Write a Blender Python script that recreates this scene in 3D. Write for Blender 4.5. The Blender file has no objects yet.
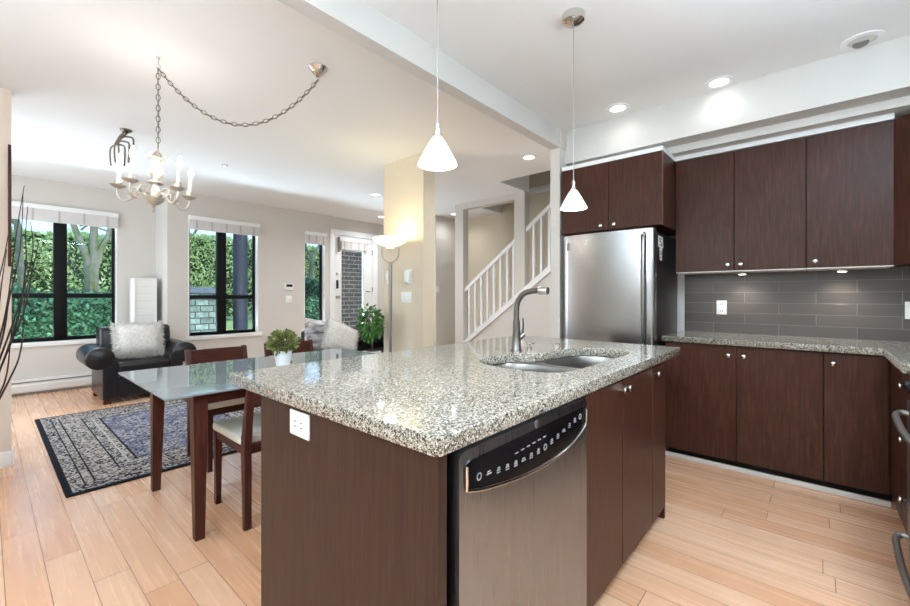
import bpy, bmesh, math, random
from mathutils import Vector, Matrix, noise
R = math.radians
PI = math.pi
random.seed(7)
SC = bpy.context.scene
COL = SC.collection

# ------------------------------------------------------------------ camera
cd = bpy.data.cameras.new('camera')
cam = bpy.data.objects.new('camera', cd); COL.objects.link(cam)
cam.location = (0, 0, 1.22)
cam.rotation_euler = (R(90), 0, R(41.25 - 90))
cd.sensor_width = 36.0
cd.lens = 413.0 / 910 * 36.0
cd.shift_y = -7.0 / 910
cd.clip_start = 0.02; cd.clip_end = 300
SC.camera = cam

# ------------------------------------------------------------------ view + world
SC.view_settings.view_transform = 'Standard'
SC.view_settings.look = 'None'
SC.view_settings.gamma = 1
SC.view_settings.use_curve_mapping = False
SC.view_settings.exposure = 0.72
W = bpy.data.worlds.new('sky'); SC.world = W
W.use_nodes = True
nt = W.node_tree; nt.nodes.clear()
tc = nt.nodes.new('ShaderNodeTexCoord')
sp = nt.nodes.new('ShaderNodeSeparateXYZ')
cr = nt.nodes.new('ShaderNodeValToRGB')
cr.color_ramp.elements[0].position = 0.0; cr.color_ramp.elements[0].color = (.50, .70, .92, 1)
cr.color_ramp.elements[1].position = 0.45; cr.color_ramp.elements[1].color = (.22, .45, .85, 1)
bg = nt.nodes.new('ShaderNodeBackground'); bg.inputs[1].default_value = 1.5
wo = nt.nodes.new('ShaderNodeOutputWorld')
nt.links.new(tc.outputs['Generated'], sp.inputs[0]); nt.links.new(sp.outputs['Z'], cr.inputs[0])
nt.links.new(cr.outputs[0], bg.inputs[0]); nt.links.new(bg.outputs[0], wo.inputs[0])

def add_light(name, kind, loc, energy, color=(1, 1, 1), size=0.1, rot=(0, 0, 0), spot=None, blend=.5, sizey=None, spread=None):
    l = bpy.data.lights.new(name, kind); l.energy = energy; l.color = color
    if kind == 'AREA':
        l.size = size
        if sizey: l.shape = 'RECTANGLE'; l.size_y = sizey
        else: l.shape = 'DISK'
        if spread: l.spread = spread
    elif kind == 'SUN': l.angle = size
    else: l.shadow_soft_size = size
    if kind == 'SPOT': l.spot_size = spot; l.spot_blend = blend
    o = bpy.data.objects.new(name, l); COL.objects.link(o)
    o.location = loc; o.rotation_euler = rot
    return o
add_light('sun', 'SUN', (0, 20, 20), 1.7, (1, .96, .86), R(3), (R(38), R(12), R(25)))
# added fill lights out of view behind the camera, no known lamps there
COOL = (.66, .83, 1)
add_light('room_uplight', 'AREA', (-1.3, .3, 1.75), 66, COOL, 1.0, rot=(PI, 0, 0), sizey=1.0)
add_light('room_uplight', 'AREA', (-1.5, 1.9, 1.7), 42, COOL, 1.0, rot=(PI, 0, 0), sizey=1.0)
add_light('room_uplight', 'AREA', (1.5, -.66, 1.75), 19, COOL, .9, rot=(PI, 0, 0), sizey=.4)
add_light('ceiling_panel_light', 'AREA', (-1.1, .2, 2.68), 14, COOL, 1.3, sizey=1.3)  # added overhead fill, no such panels known in this ceiling
add_light('ceiling_panel_light', 'AREA', (1.4, -.55, 2.68), 31, COOL, .9, sizey=.5)
# added area lights: daylight at each window and from an inferred, unseen side window
for wx, wy, e_, w_ in ((.64, 7.8, 60, 1.2), (2.42, 7.2, 60, 1.0), (3.9, 7.2, 25, .5), (4.75, 7.2, 25, .6)):
    add_light('window_daylight', 'AREA', (wx, wy, 2.62), e_, (.80, .90, 1), w_, rot=(R(-66), 0, 0), sizey=.45)
    add_light('paving_bounce_light', 'AREA', (wx, wy, .34), e_ * 1.8, (.66, .82, 1), w_, rot=(R(-122), 0, 0), sizey=.45)  # added fill hidden below the sill, aimed up to brighten the ceiling
add_light('side_window_daylight', 'AREA', (-.57, 5.9, 1.5), 33, (.80, .90, 1), 1.8, rot=(0, R(-90), 0), sizey=1.6)

# ------------------------------------------------------------------ material helpers
def srgb(r, g, b):
    f = lambda c: (c / 255 / 12.92) if c / 255 <= .04045 else ((c / 255 + .055) / 1.055) ** 2.4
    return (f(r), f(g), f(b), 1)
def mat(name, col, rough=.5, metal=0, spec=.5, coat=0, emis=None, estr=0, aniso=0):
    m = bpy.data.materials.new(name); m.use_nodes = True
    b = m.node_tree.nodes['Principled BSDF']
    b.inputs['Base Color'].default_value = col
    b.inputs['Roughness'].default_value = rough
    b.inputs['Metallic'].default_value = metal
    b.inputs['Specular IOR Level'].default_value = spec
    b.inputs['Coat Weight'].default_value = coat
    b.inputs['Coat Roughness'].default_value = .08
    if emis:
        b.inputs['Emission Color'].default_value = emis; b.inputs['Emission Strength'].default_value = estr
    return m
class N:
    """small node builder"""
    def __init__(s, m): s.m = m; s.t = m.node_tree; s.b = s.t.nodes['Principled BSDF']
    def new(s, k, **kw):
        n = s.t.nodes.new('ShaderNode' + k)
        for a, v in kw.items(): setattr(n, a, v)
        return n
    def link(s, a, b): s.t.links.new(a, b)
    def obj(s, scale=(1, 1, 1), rot=(0, 0, 0)):
        c = s.new('TexCoord'); mp = s.new('Mapping'); mp.inputs['Scale'].default_value = scale; mp.inputs['Rotation'].default_value = rot
        s.link(c.outputs['Object'], mp.inputs[0]); return mp.outputs[0]
    def noise(s, vec, scale, detail=4, rough=.55, dist=0):
        n = s.new('TexNoise'); n.inputs['Scale'].default_value = scale; n.inputs['Detail'].default_value = detail
        n.inputs['Roughness'].default_value = rough; n.inputs['Distortion'].default_value = dist
        s.link(vec, n.inputs['Vector']); return n.outputs['Fac']
    def vor(s, vec, scale, out='Color'):
        n = s.new('TexVoronoi'); n.inputs['Scale'].default_value = scale; s.link(vec, n.inputs['Vector']); return n.outputs[out]
    def ramp(s, fac, stops, interp='LINEAR'):
        n = s.new('ValToRGB'); n.color_ramp.interpolation = interp
        while len(n.color_ramp.elements) < len(stops): n.color_ramp.elements.new(.5)
        for e, (p, c) in zip(n.color_ramp.elements, stops): e.position = p; e.color = c if len(c) == 4 else (*c, 1)
        s.link(fac, n.inputs[0]); return n.outputs[0]
    def mix(s, fac, a, b, mode='MIX'):
        n = s.new('Mix'); n.data_type = 'RGBA'; n.blend_type = mode
        for i, v in ((0, fac), (6, a), (7, b)):
            if hasattr(v, 'links'): s.link(v, n.inputs[i])
            elif i == 0: n.inputs[0].default_value = v
            else: n.inputs[i].default_value = v
        return n.outputs[2]
    def math(s, op, a, b=None, c=None):
        n = s.new('Math'); n.operation = op
        for i, v in enumerate((a, b, c)):
            if v is None: continue
            if hasattr(v, 'links'): s.link(v, n.inputs[i])
            else: n.inputs[i].default_value = v
        return n.outputs[0]
    def bump(s, h, strength=.2, dist=.01):
        n = s.new('Bump'); n.inputs['Strength'].default_value = strength; n.inputs['Distance'].default_value = dist
        s.link(h, n.inputs['Height']); s.link(n.outputs[0], s.b.inputs['Normal'])
    def base(s, c): s.link(c, s.b.inputs['Base Color'])
g3 = lambda v: (v, v, v, 1)

def plaster(name, col, rough=.75):
    m = mat(name, col, rough, spec=.25); n = N(m)
    v = n.obj(); n.bump(n.noise(v, 90, 2), .06, .004)
    return m
M = {}
M['wall'] = plaster('greige_wall_paint', srgb(212, 206, 198))
M['wall_cream'] = plaster('cream_wall_paint', srgb(218, 205, 182))
M['wall_tan'] = plaster('warm_tan_wall_paint', srgb(222, 204, 188))
M['wall_white'] = plaster('offwhite_paint', srgb(212, 209, 203))
M['ceiling'] = plaster('white_ceiling_paint', srgb(236, 235, 232))
M['trim'] = mat('white_trim_paint', srgb(236, 236, 234), .4)
M['black_frame'] = mat('black_window_frame', srgb(9, 9, 10), .5, spec=.2)
M['white_plastic'] = mat('white_plastic', srgb(238, 237, 232), .35)
M['dark_plastic'] = mat('dark_plastic', srgb(20, 20, 22), .3)
M['chrome'] = mat('polished_chrome', srgb(215, 213, 208), .12, 1)
M['faucet'] = mat('faucet_steel', srgb(128, 124, 120), .3, 1)
M['nickel'] = mat('brushed_nickel', srgb(178, 172, 164), .28, 1)
M['antique'] = mat('antique_silver', srgb(206, 200, 188), .38, .85)
M['black'] = mat('matte_black', srgb(14, 13, 13), .6)
M['grey_metal'] = mat('grey_lamp_metal', srgb(150, 144, 140), .35, .8)

def wood(name, c1, c2, c3, rough=.38, axis=(14, 14, 1.1), coat=.0):
    m = mat(name, c2, rough, coat=coat, spec=.22); n = N(m)
    v = n.obj(axis)
    f = n.noise(v, 5, 6, .6, .3)
    c = n.ramp(f, [(.28, c1), (.5, c2), (.74, c3)])
    v2 = n.obj((axis[0] * 6, axis[1] * 6, axis[2] * 4) if axis[2] < axis[0] else axis)
    f2 = n.noise(v2, 9, 3)
    n.base(n.mix(.35, c, n.mix(f2, c1, c3)))
    n.bump(f2, .06, .002)
    return m
M['cab'] = wood('dark_walnut_veneer', srgb(45, 24, 17), srgb(67, 39, 29), srgb(92, 57, 44))
M['cab_edge'] = wood('dark_walnut_edge', srgb(110, 76, 56), srgb(130, 92, 70), srgb(146, 106, 84))
M['cab_end'] = wood('dark_walnut_end_panel', srgb(44, 28, 22), srgb(58, 39, 32), srgb(74, 52, 44))
M['chairwood'] = wood('espresso_wood', srgb(48, 26, 22), srgb(72, 38, 31), srgb(98, 54, 42), .35)
M['chairwood_x'] = wood('espresso_wood_long', srgb(48, 26, 22), srgb(72, 38, 31), srgb(98, 54, 42), .35, (1.1, 14, 14))

# stainless, vertical brushing
def steel(name, col, rough=.27, stretch=(120, 120, 1.5)):
    m = mat(name, col, rough, 1); n = N(m)
    f = n.noise(n.obj(stretch), 3, 3)
    n.link(n.math('MULTIPLY_ADD', f, .04, rough - .02), n.b.inputs['Roughness'])
    return m
M['steel'] = steel('brushed_stainless', srgb(176, 176, 176), .22)
M['steel_dw'] = steel('brushed_stainless_door', srgb(146, 151, 158), .28)
M['sinksteel'] = mat('satin_sink_steel', srgb(150, 148, 145), .3, 1)

def granite():
    m = mat('speckled_granite', (.5, .45, .38, 1), .06, spec=.5); n = N(m)
    v = n.obj()
    vv = n.new('VectorMath'); vv.operation = 'ADD'
    wn = n.new('TexNoise'); wn.inputs['Scale'].default_value = 60; n.link(v, wn.inputs['Vector'])
    sc_ = n.new('VectorMath'); sc_.operation = 'SCALE'; sc_.inputs['Scale'].default_value = .008
    n.link(wn.outputs['Color'], sc_.inputs[0]); n.link(v, vv.inputs[0]); n.link(sc_.outputs[0], vv.inputs[1])
    a = n.noise(vv.outputs[0], 75, 5, .75)
    base = n.ramp(a, [(.32, srgb(96, 89, 77)), (.45, srgb(132, 125, 111)), (.55, srgb(172, 164, 147)), (.7, srgb(206, 199, 184))])
    sep = n.new('SeparateColor'); n.link(n.vor(vv.outputs[0], 230), sep.inputs[0])
    big = n.noise(v, 14, 3, .6)
    spots = n.math('LESS_THAN', n.math('ADD', sep.outputs[0], n.math('MULTIPLY', big, .55)), .47)
    c = n.mix(spots, base, srgb(66, 58, 50))
    sep2 = n.new('SeparateColor'); n.link(n.vor(vv.outputs[0], 330), sep2.inputs[0])
    c = n.mix(n.math('LESS_THAN', sep2.outputs[1], .13), c, srgb(46, 40, 36))
    c = n.mix(n.math('GREATER_THAN', sep2.outputs[2], .86), c, srgb(214, 211, 203))
    n.base(c)
    return m
M['granite'] = granite()

def floor_mat():
    m = mat('maple_plank_floor', (.6, .4, .25, 1), .27, spec=.5, coat=.12); n = N(m)
    c = n.new('TexCoord'); s = n.new('SeparateXYZ'); n.link(c.outputs['Object'], s.inputs[0])
    X, Y = s.outputs[0], s.outputs[1]
    xs = n.math('DIVIDE', n.math('ADD', X, .068), .125)
    row = n.math('FLOOR', xs)
    w = n.new('TexWhiteNoise'); w.noise_dimensions = '1D'; n.link(row, w.inputs['W'])
    ys = n.math('ADD', n.math('DIVIDE', Y, 1.05), n.math('MULTIPLY', w.outputs['Value'], 7.3))
    seg = n.math('FLOOR', ys)
    cx = n.new('CombineXYZ'); n.link(row, cx.inputs[0]); n.link(seg, cx.inputs[1])
    w2 = n.new('TexWhiteNoise'); w2.noise_dimensions = '3D'; n.link(cx.outputs[0], w2.inputs['Vector'])
    fx = n.math('FRACT', xs); fy = n.math('FRACT', ys)
    ex = n.math('MINIMUM', fx, n.math('SUBTRACT', 1.0, fx))
    ey = n.math('MINIMUM', fy, n.math('SUBTRACT', 1.0, fy))
    gap = n.math('MAXIMUM', n.math('LESS_THAN', ex, .011), n.math('LESS_THAN', ey, .0016))
    off = n.new('CombineXYZ'); n.link(n.math('MULTIPLY', w2.outputs['Value'], 20), off.inputs[2])
    n.link(n.math('MULTIPLY', X, 34), off.inputs[0]); n.link(n.math('MULTIPLY', Y, 1.0), off.inputs[1])
    gr = n.noise(off.outputs[0], 1.6, 4, .55, .2)
    grain = n.ramp(gr, [(.25, srgb(222, 171, 133)), (.5, srgb(228, 178, 141)), (.75, srgb(233, 186, 150))])
    tone = n.ramp(w2.outputs['Value'], [(0, srgb(213, 155, 115)), (.5, srgb(228, 177, 140)), (1, srgb(237, 196, 164))])
    col = n.mix(.62, grain, tone)
    n.base(n.mix(n.math('MULTIPLY', gap, .9), col, srgb(120, 80, 55)))
    n.link(n.math('MULTIPLY_ADD', gr, .06, .24), n.b.inputs['Roughness'])
    n.bump(n.math('SUBTRACT', 1.0, gap), .25, .0015)
    return m
M['floor'] = floor_mat()

def brickish(name, c1, c2, mortar, bw, rh, msize, axes='YZ', off=(0, 0), rough=.4, bump=.3, offs=.5, mottle=.0):
    m = mat(name, c1, rough); n = N(m)
    c = n.new('TexCoord'); s = n.new('SeparateXYZ'); n.link(c.outputs['Object'], s.inputs[0])
    k = {'X': 0, 'Y': 1, 'Z': 2}
    cb = n.new('CombineXYZ')
    n.link(n.math('ADD', s.outputs[k[axes[0]]], off[0]), cb.inputs[0]); n.link(n.math('ADD', s.outputs[k[axes[1]]], off[1]), cb.inputs[1])
    b = n.new('TexBrick'); b.offset = offs
    b.inputs['Color1'].default_value = c1; b.inputs['Color2'].default_value = c2; b.inputs['Mortar'].default_value = mortar
    b.inputs['Scale'].default_value = 1; b.inputs['Mortar Size'].default_value = msize
    b.inputs['Brick Width'].default_value = bw; b.inputs['Row Height'].default_value = rh
    b.inputs['Mortar Smooth'].default_value = .1
    n.link(cb.outputs[0], b.inputs['Vector'])
    col = b.outputs['Color']
    if mottle: col = n.mix(mottle, col, n.ramp(n.noise(c.outputs['Object'], 14, 5, .7), [(.3, g3(.03)), (.7, g3(.75))]), 'OVERLAY')
    n.base(col)
    n.bump(n.math('SUBTRACT', 1.0, b.outputs['Fac']), bump, .003)
    return m
M['tile'] = brickish('grey_brown_wall_tile', srgb(80, 73, 69), srgb(90, 82, 77), srgb(124, 117, 110), .434, .0835, .0016, 'YZ', (.4287 - .0058 + .0052, -.914 + .0835 * 12 + .0), .3, .4)
M['brick'] = brickish('brown_brick', srgb(64, 48, 38), srgb(46, 36, 30), srgb(120, 112, 104), .28, .10, .009, 'XZ', rough=.8, mottle=.5)
M['stone'] = brickish('grey_green_stone', srgb(88, 104, 98), srgb(56, 68, 64), srgb(20, 24, 23), .21, .105, .01, 'XZ', rough=.85, bump=.9, mottle=.7, offs=.37)

def simple_noise(name, c1, c2, scale, rough=.6, bump=.2, detail=5, bd=.01, metal=0, sc=(1, 1, 1)):
    m = mat(name, c1, rough, metal); n = N(m)
    f = n.noise(n.obj(sc), scale, detail, .6)
    n.base(n.ramp(f, [(.3, c1), (.7, c2)])); n.bump(f, bump, bd)
    return m
M['leather'] = simple_noise('black_leather', srgb(20, 18, 21), srgb(31, 28, 31), 22, .3, .3, 4, .006)
M['leaf_hedge'] = simple_noise('hedge_leaf', srgb(130, 158, 90), srgb(214, 226, 160), 6, .5, 0)
M['leaf_low'] = simple_noise('clipped_hedge_leaf', srgb(34, 74, 56), srgb(80, 122, 86), 6, .5, 0)
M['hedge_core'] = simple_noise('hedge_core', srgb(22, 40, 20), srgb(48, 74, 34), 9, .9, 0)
M['bark'] = simple_noise('mossy_bark', srgb(138, 132, 122), srgb(84, 92, 46), 5, .9, .5)
M['grass'] = simple_noise('lawn', srgb(140, 156, 96), srgb(170, 182, 124), 30, .9, .4)
M['paving'] = simple_noise('paving', srgb(160, 166, 166), srgb(186, 190, 188), 9, .8, .1)
M['blue_post'] = simple_noise('navy_painted_steel', srgb(7, 13, 28), srgb(11, 18, 36), 4, .7, .05)
M['capstone'] = simple_noise('slate_cap', srgb(38, 50, 62), srgb(66, 78, 88), 12, .7, .1)
M['plant_leaf'] = simple_noise('ficus_leaf', srgb(34, 84, 30), srgb(96, 152, 66), 30, .4, 0)
M['small_leaf'] = simple_noise('olive_leaf', srgb(74, 88, 40), srgb(150, 156, 84), 45, .5, 0)
M['stem'] = mat('brown_stem', srgb(78, 60, 40), .7)
M['twig'] = mat('dark_red_brown_twig', srgb(40, 26, 24), .6)
M['ceramic'] = mat('white_ceramic', srgb(238, 238, 236), .3)
M['soil'] = mat('potting_soil', srgb(52, 38, 28), .9)
M['fur'] = simple_noise('white_long_fur', srgb(214, 208, 198), srgb(240, 238, 234), 38, .85, 0, 3)
M['seatpad'] = simple_noise('ivory_seat_pad', srgb(214, 210, 196), srgb(226, 222, 210), 60, .6, .1)
M['shade_fabric'] = simple_noise('ivory_shade_fabric', srgb(206, 202, 198), srgb(216, 212, 208), 40, .9, .1)
M['tape'] = mat('grey_shade_tape', srgb(184, 178, 174), .9)
M['paper'] = mat('white_lamp_paper', srgb(236, 234, 228), .8)
M['heater'] = mat('white_enamel_heater', srgb(228, 226, 222), .4)
M['heater_slot'] = mat('grey_heater_slot', srgb(128, 124, 120), .6)
M['shadeglass'] = mat('frosted_white_shade', srgb(230, 228, 218), .4, emis=(1, .97, .9, 1), estr=.3)
M['shadeglass2'] = mat('frosted_bowl_glass', srgb(250, 246, 230), .4, emis=(1, .93, .78, 1), estr=.45)
M['bulb'] = mat('lit_candle_bulb', (1, 1, 1, 1), .4, emis=(1, .9, .74, 1), estr=14)
M['led'] = mat('lit_downlight_lens', (1, 1, 1, 1), .4, emis=(1, .97, .9, 1), estr=5)
M['chainmetal'] = mat('dull_silver_chain', srgb(128, 118, 104), .35, .9)
M['candle'] = mat('ivory_candle_sleeve', srgb(246, 240, 224), .5, emis=(1, .92, .8, 1), estr=.12)
M['floorshoe'] = mat('light_floor_strip', srgb(214, 206, 198), .4)
M['icons'] = mat('pale_button_print', srgb(165, 165, 165), .5)
M['panelblack'] = mat('gloss_black_panel', srgb(14, 14, 17), .12)
M['pillow_silver'] = simple_noise('silver_patterned_cloth', srgb(96, 92, 94), srgb(212, 206, 204), 7, .45, .1, 2, .01, 0, (1, 3, 3))

def glass_mat(name, tint=(1, 1, 1, 1), refl=.06):
    m = bpy.data.materials.new(name); m.use_nodes = True; t = m.node_tree; t.nodes.clear()
    o = t.nodes.new('ShaderNodeOutputMaterial'); tr = t.nodes.new('ShaderNodeBsdfTransparent'); gl = t.nodes.new('ShaderNodeBsdfGlossy')
    mx = t.nodes.new('ShaderNodeMixShader'); fr = t.nodes.new('ShaderNodeFresnel'); fr.inputs[0].default_value = 1.2
    tr.inputs[0].default_value = tint; gl.inputs['Roughness'].default_value = .01
    t.links.new(fr.outputs[0], mx.inputs[0]); t.links.new(tr.outputs[0], mx.inputs[1]); t.links.new(gl.outputs[0], mx.inputs[2])
    t.links.new(mx.outputs[0], o.inputs[0]); return m
M['glass'] = glass_mat('clear_pane', (.96, 1, .99, 1))
def table_glass():
    m = bpy.data.materials.new('pale_green_table_glass'); m.use_nodes = True; t = m.node_tree; t.nodes.clear()
    o = t.nodes.new('ShaderNodeOutputMaterial'); tr = t.nodes.new('ShaderNodeBsdfTransparent')
    p = t.nodes.new('ShaderNodeBsdfPrincipled'); mx = t.nodes.new('ShaderNodeMixShader')
    p.inputs['Base Color'].default_value = srgb(152, 160, 164); p.inputs['Roughness'].default_value = .02; p.inputs['IOR'].default_value = 1.9
    tr.inputs[0].default_value = (.72, .84, .8, 1); mx.inputs[0].default_value = .8
    t.links.new(tr.outputs[0], mx.inputs[1]); t.links.new(p.outputs[0], mx.inputs[2]); t.links.new(mx.outputs[0], o.inputs[0]); return m
M['tableglass'] = table_glass()

def rug_mat(x0, x1, y0, y1):
    m = mat('woven_persian_rug', (.3, .3, .3, 1), .95, spec=.1); n = N(m)
    c = n.new('TexCoord'); s = n.new('SeparateXYZ'); n.link(c.outputs['Object'], s.inputs[0])
    X, Y = s.outputs[0], s.outputs[1]
    dx = n.math('MINIMUM', n.math('SUBTRACT', X, x0), n.math('SUBTRACT', x1, X))
    dy = n.math('MINIMUM', n.math('SUBTRACT', Y, y0), n.math('SUBTRACT', y1, Y))
    d = n.math('MINIMUM', dx, dy)
    obj = c.outputs['Object']
    v1 = n.vor(obj, 75); v1s = n.new('SeparateColor'); n.link(v1, v1s.inputs[0])
    nz = n.noise(obj, 26, 4, .7)
    navy, cream, grey, rust, dark = srgb(70, 74, 98), srgb(178, 171, 166), srgb(128, 127, 140), srgb(118, 90, 86), srgb(30, 31, 38)
    field = n.ramp(n.math('ADD', n.math('MULTIPLY', v1s.outputs[0], .7), n.math('MULTIPLY', nz, .3)),
                   [(0, dark), (.22, navy), (.42, grey), (.58, srgb(140, 138, 146)), (.72, cream), (.86, rust), (.93, navy)], 'CONSTANT')
    medal = n.noise(obj, 5.5, 2, .5)
    field = n.mix(n.math('MULTIPLY', n.math('GREATER_THAN', medal, .55), .45), field, navy)
    border = n.ramp(n.math('ADD', n.math('MULTIPLY', v1s.outputs[1], .65), n.math('MULTIPLY', nz, .35)),
                    [(0, dark), (.25, srgb(70, 68, 76)), (.42, cream), (.66, srgb(150, 140, 130)), (.82, rust), (.9, grey)], 'CONSTANT')
    guard = n.ramp(v1s.outputs[2], [(0, dark), (.35, cream), (.75, srgb(96, 92, 98))], 'CONSTANT')
    def band(a, b): return n.math('MULTIPLY', n.math('GREATER_THAN', d, a), n.math('LESS_THAN', d, b))
    col = n.mix(n.math('LESS_THAN', d, .43), field, border)
    for a, b, cc in ((.05, .1, guard), (.1, .108, dark), (.15, .16, dark), (.3, .31, dark), (.31, .37, guard), (.37, .38, cream), (.42, .435, dark)):
        col = n.mix(band(a, b), col, cc)
    col = n.mix(n.math('LESS_THAN', d, .035), col, dark)
    n.base(col); n.bump(n.noise(obj, 220, 2), .5, .004)
    return m

# ------------------------------------------------------------------ mesh builder
class MB:
    """collects shapes in world coordinates and links them as one mesh object"""
    def __init__(s): s.bm = bmesh.new()
    def merge(s, b, Mx=None):
        if Mx is not None: b.transform(Mx)
        me = bpy.data.meshes.new('t'); b.to_mesh(me); b.free(); s.bm.from_mesh(me); bpy.data.meshes.remove(me); return s
    def box(s, x0, x1, y0, y1, z0, z1, bev=0, seg=2, Mx=None):
        b = bmesh.new(); bmesh.ops.create_cube(b, size=1)
        b.transform(Matrix.Translation(((x0 + x1) / 2, (y0 + y1) / 2, (z0 + z1) / 2)) @ Matrix.Diagonal((abs(x1 - x0), abs(y1 - y0), abs(z1 - z0), 1)))
        if bev: bmesh.ops.bevel(b, geom=b.edges[:], offset=bev, segments=seg, profile=.6, affect='EDGES')
        return s.merge(b, Mx)
    def hull(s, pts):
        b = bmesh.new()
        for p in pts: b.verts.new(p)
        bmesh.ops.convex_hull(b, input=b.verts[:]); return s.merge(b)
    def prism(s, poly, axis, a, c, Mx=None):
        """poly in the two other axes, extruded from a to c along axis"""
        b = bmesh.new()
        def pt(p, k): return {'X': (k, p[0], p[1]), 'Y': (p[0], k, p[1]), 'Z': (p[0], p[1], k)}[axis]
        lo = [b.verts.new(pt(p, a)) for p in poly]; hi = [b.verts.new(pt(p, c)) for p in poly]
        n = len(poly)
        b.faces.new(lo[::-1]); b.faces.new(hi)
        for i in range(n): b.faces.new((lo[i], lo[(i + 1) % n], hi[(i + 1) % n], hi[i]))
        bmesh.ops.recalc_face_normals(b, faces=b.faces[:]); return s.merge(b, Mx)
    def lathe(s, prof, c=(0, 0, 0), seg=24, Mx=None, sx=1, sy=1):
        """prof: (r, z) list from bottom to top"""
        b = bmesh.new(); rings = []
        for r, z in prof:
            if r < 1e-5: rings.append([b.verts.new((c[0], c[1], c[2] + z))])
            else: rings.append([b.verts.new((c[0] + r * sx * math.cos(2 * PI * i / seg), c[1] + r * sy * math.sin(2 * PI * i / seg), c[2] + z)) for i in range(seg)])
        for a, d in zip(rings, rings[1:]):
            for i in range(seg):
                j = (i + 1) % seg
                if len(a) == 1 and len(d) == 1: continue
                if len(a) == 1: b.faces.new((a[0], d[j], d[i]))
                elif len(d) == 1: b.faces.new((a[i], a[j], d[0]))
                else: b.faces.new((a[i], a[j], d[j], d[i]))
        if len(rings[0]) > 1: b.faces.new(rings[0][::-1])
        if len(rings[-1]) > 1: b.faces.new(rings[-1])
        bmesh.ops.recalc_face_normals(b, faces=b.faces[:]); return s.merge(b, Mx)
    def tube(s, pts, r, seg=10, caps=True):
        """tube along points, r number or list"""
        pts = [Vector(p) for p in pts]; n = len(pts)
        rs = r if isinstance(r, (list, tuple)) else [r] * n
        b = bmesh.new(); rings = []; prev = None
        for i, p in enumerate(pts):
            t = (pts[min(i + 1, n - 1)] - pts[max(i - 1, 0)]).normalized()
            if prev is None:
                u = t.cross(Vector((0, 0, 1)));
                if u.length < .1: u = t.cross(Vector((1, 0, 0)))
            else: u = prev - t * prev.dot(t)
            u.normalize(); prev = u; w = t.cross(u)
            rings.append([b.verts.new(p + (u * math.cos(2 * PI * k / seg) + w * math.sin(2 * PI * k / seg)) * rs[i]) for k in range(seg)])
        for a, d in zip(rings, rings[1:]):
            for k in range(seg): b.faces.new((a[k], a[(k + 1) % seg], d[(k + 1) % seg], d[k]))
        if caps: b.faces.new(rings[0][::-1]); b.faces.new(rings[-1])
        bmesh.ops.recalc_face_normals(b, faces=b.faces[:]); return s.merge(b)
    def loft(s, rings, caps=True):
        b = bmesh.new(); vs = [[b.verts.new(p) for p in r] for r in rings]; n = len(rings[0])
        for a, d in zip(vs, vs[1:]):
            for k in range(n): b.faces.new((a[k], a[(k + 1) % n], d[(k + 1) % n], d[k]))
        if caps: b.faces.new(vs[0][::-1]); b.faces.new(vs[-1])
        bmesh.ops.recalc_face_normals(b, faces=b.faces[:]); return s.merge(b)
    def quad(s, *p):
        s.bm.faces.new([s.bm.verts.new(q) for q in p]); return s
    def xf(s, Mx): s.bm.transform(Mx); return s
    def build(s, name, m, parent=None, smooth=35):
        me = bpy.data.meshes.new(name)
        if parent is not None:
            s.bm.transform(root_matrix(parent).inverted())
        s.bm.to_mesh(me); s.bm.free()
        me.materials.append(m)
        if smooth and len(me.polygons):
            me.polygons.foreach_set('use_smooth', [True] * len(me.polygons)); me.set_sharp_from_angle(angle=R(smooth))
        o = bpy.data.objects.new(name, me); COL.objects.link(o)
        if parent is not None: o.parent = parent
        return o
def root_matrix(o):
    mx = Matrix.LocRotScale(o.location, o.rotation_euler, o.scale)
    while o.parent: o = o.parent; mx = Matrix.LocRotScale(o.location, o.rotation_euler, o.scale) @ mx
    return mx
def tag(o, label, cat, group=None, kind=None):
    if label: o['label'] = label
    if cat: o['category'] = cat
    if group: o['group'] = group
    if kind: o['kind'] = kind
    return o
def thing(name, label, cat, loc=(0, 0, 0), group=None):
    o = bpy.data.objects.new(name, None); COL.objects.link(o); o.location = loc; o.empty_display_size = .1
    return tag(o, label, cat, group)
def struct(o): o['kind'] = 'structure'; return o
def dup(root, loc, label, rotz=None, group=None):
    def cp(o, par):
        c = o.copy(); COL.objects.link(c); c.parent = par
        for ch in list(o.children): cp(ch, c)
        return c
    r = root.copy(); COL.objects.link(r); r.location = loc; r['label'] = label
    if rotz is not None: r.rotation_euler = (0, 0, rotz)
    if group: r['group'] = group
    for ch in list(root.children): cp(ch, r)
    return r
def catmull(pts, closed=False, k=6):
    P = [Vector(p) for p in pts]; n = len(P); out = []
    rng = range(n) if closed else range(n - 1)
    for i in rng:
        if closed: a, b, c, d = P[(i - 1) % n], P[i], P[(i + 1) % n], P[(i + 2) % n]
        else: a, b, c, d = P[max(i - 1, 0)], P[i], P[i + 1], P[min(i + 2, n - 1)]
        for j in range(k):
            t = j / k
            out.append(.5 * ((2 * b) + (c - a) * t + (2 * a - 5 * b + 4 * c - d) * t * t + (3 * b - a - 3 * c + d) * t ** 3))
    if not closed: out.append(P[-1])
    return out
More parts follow.
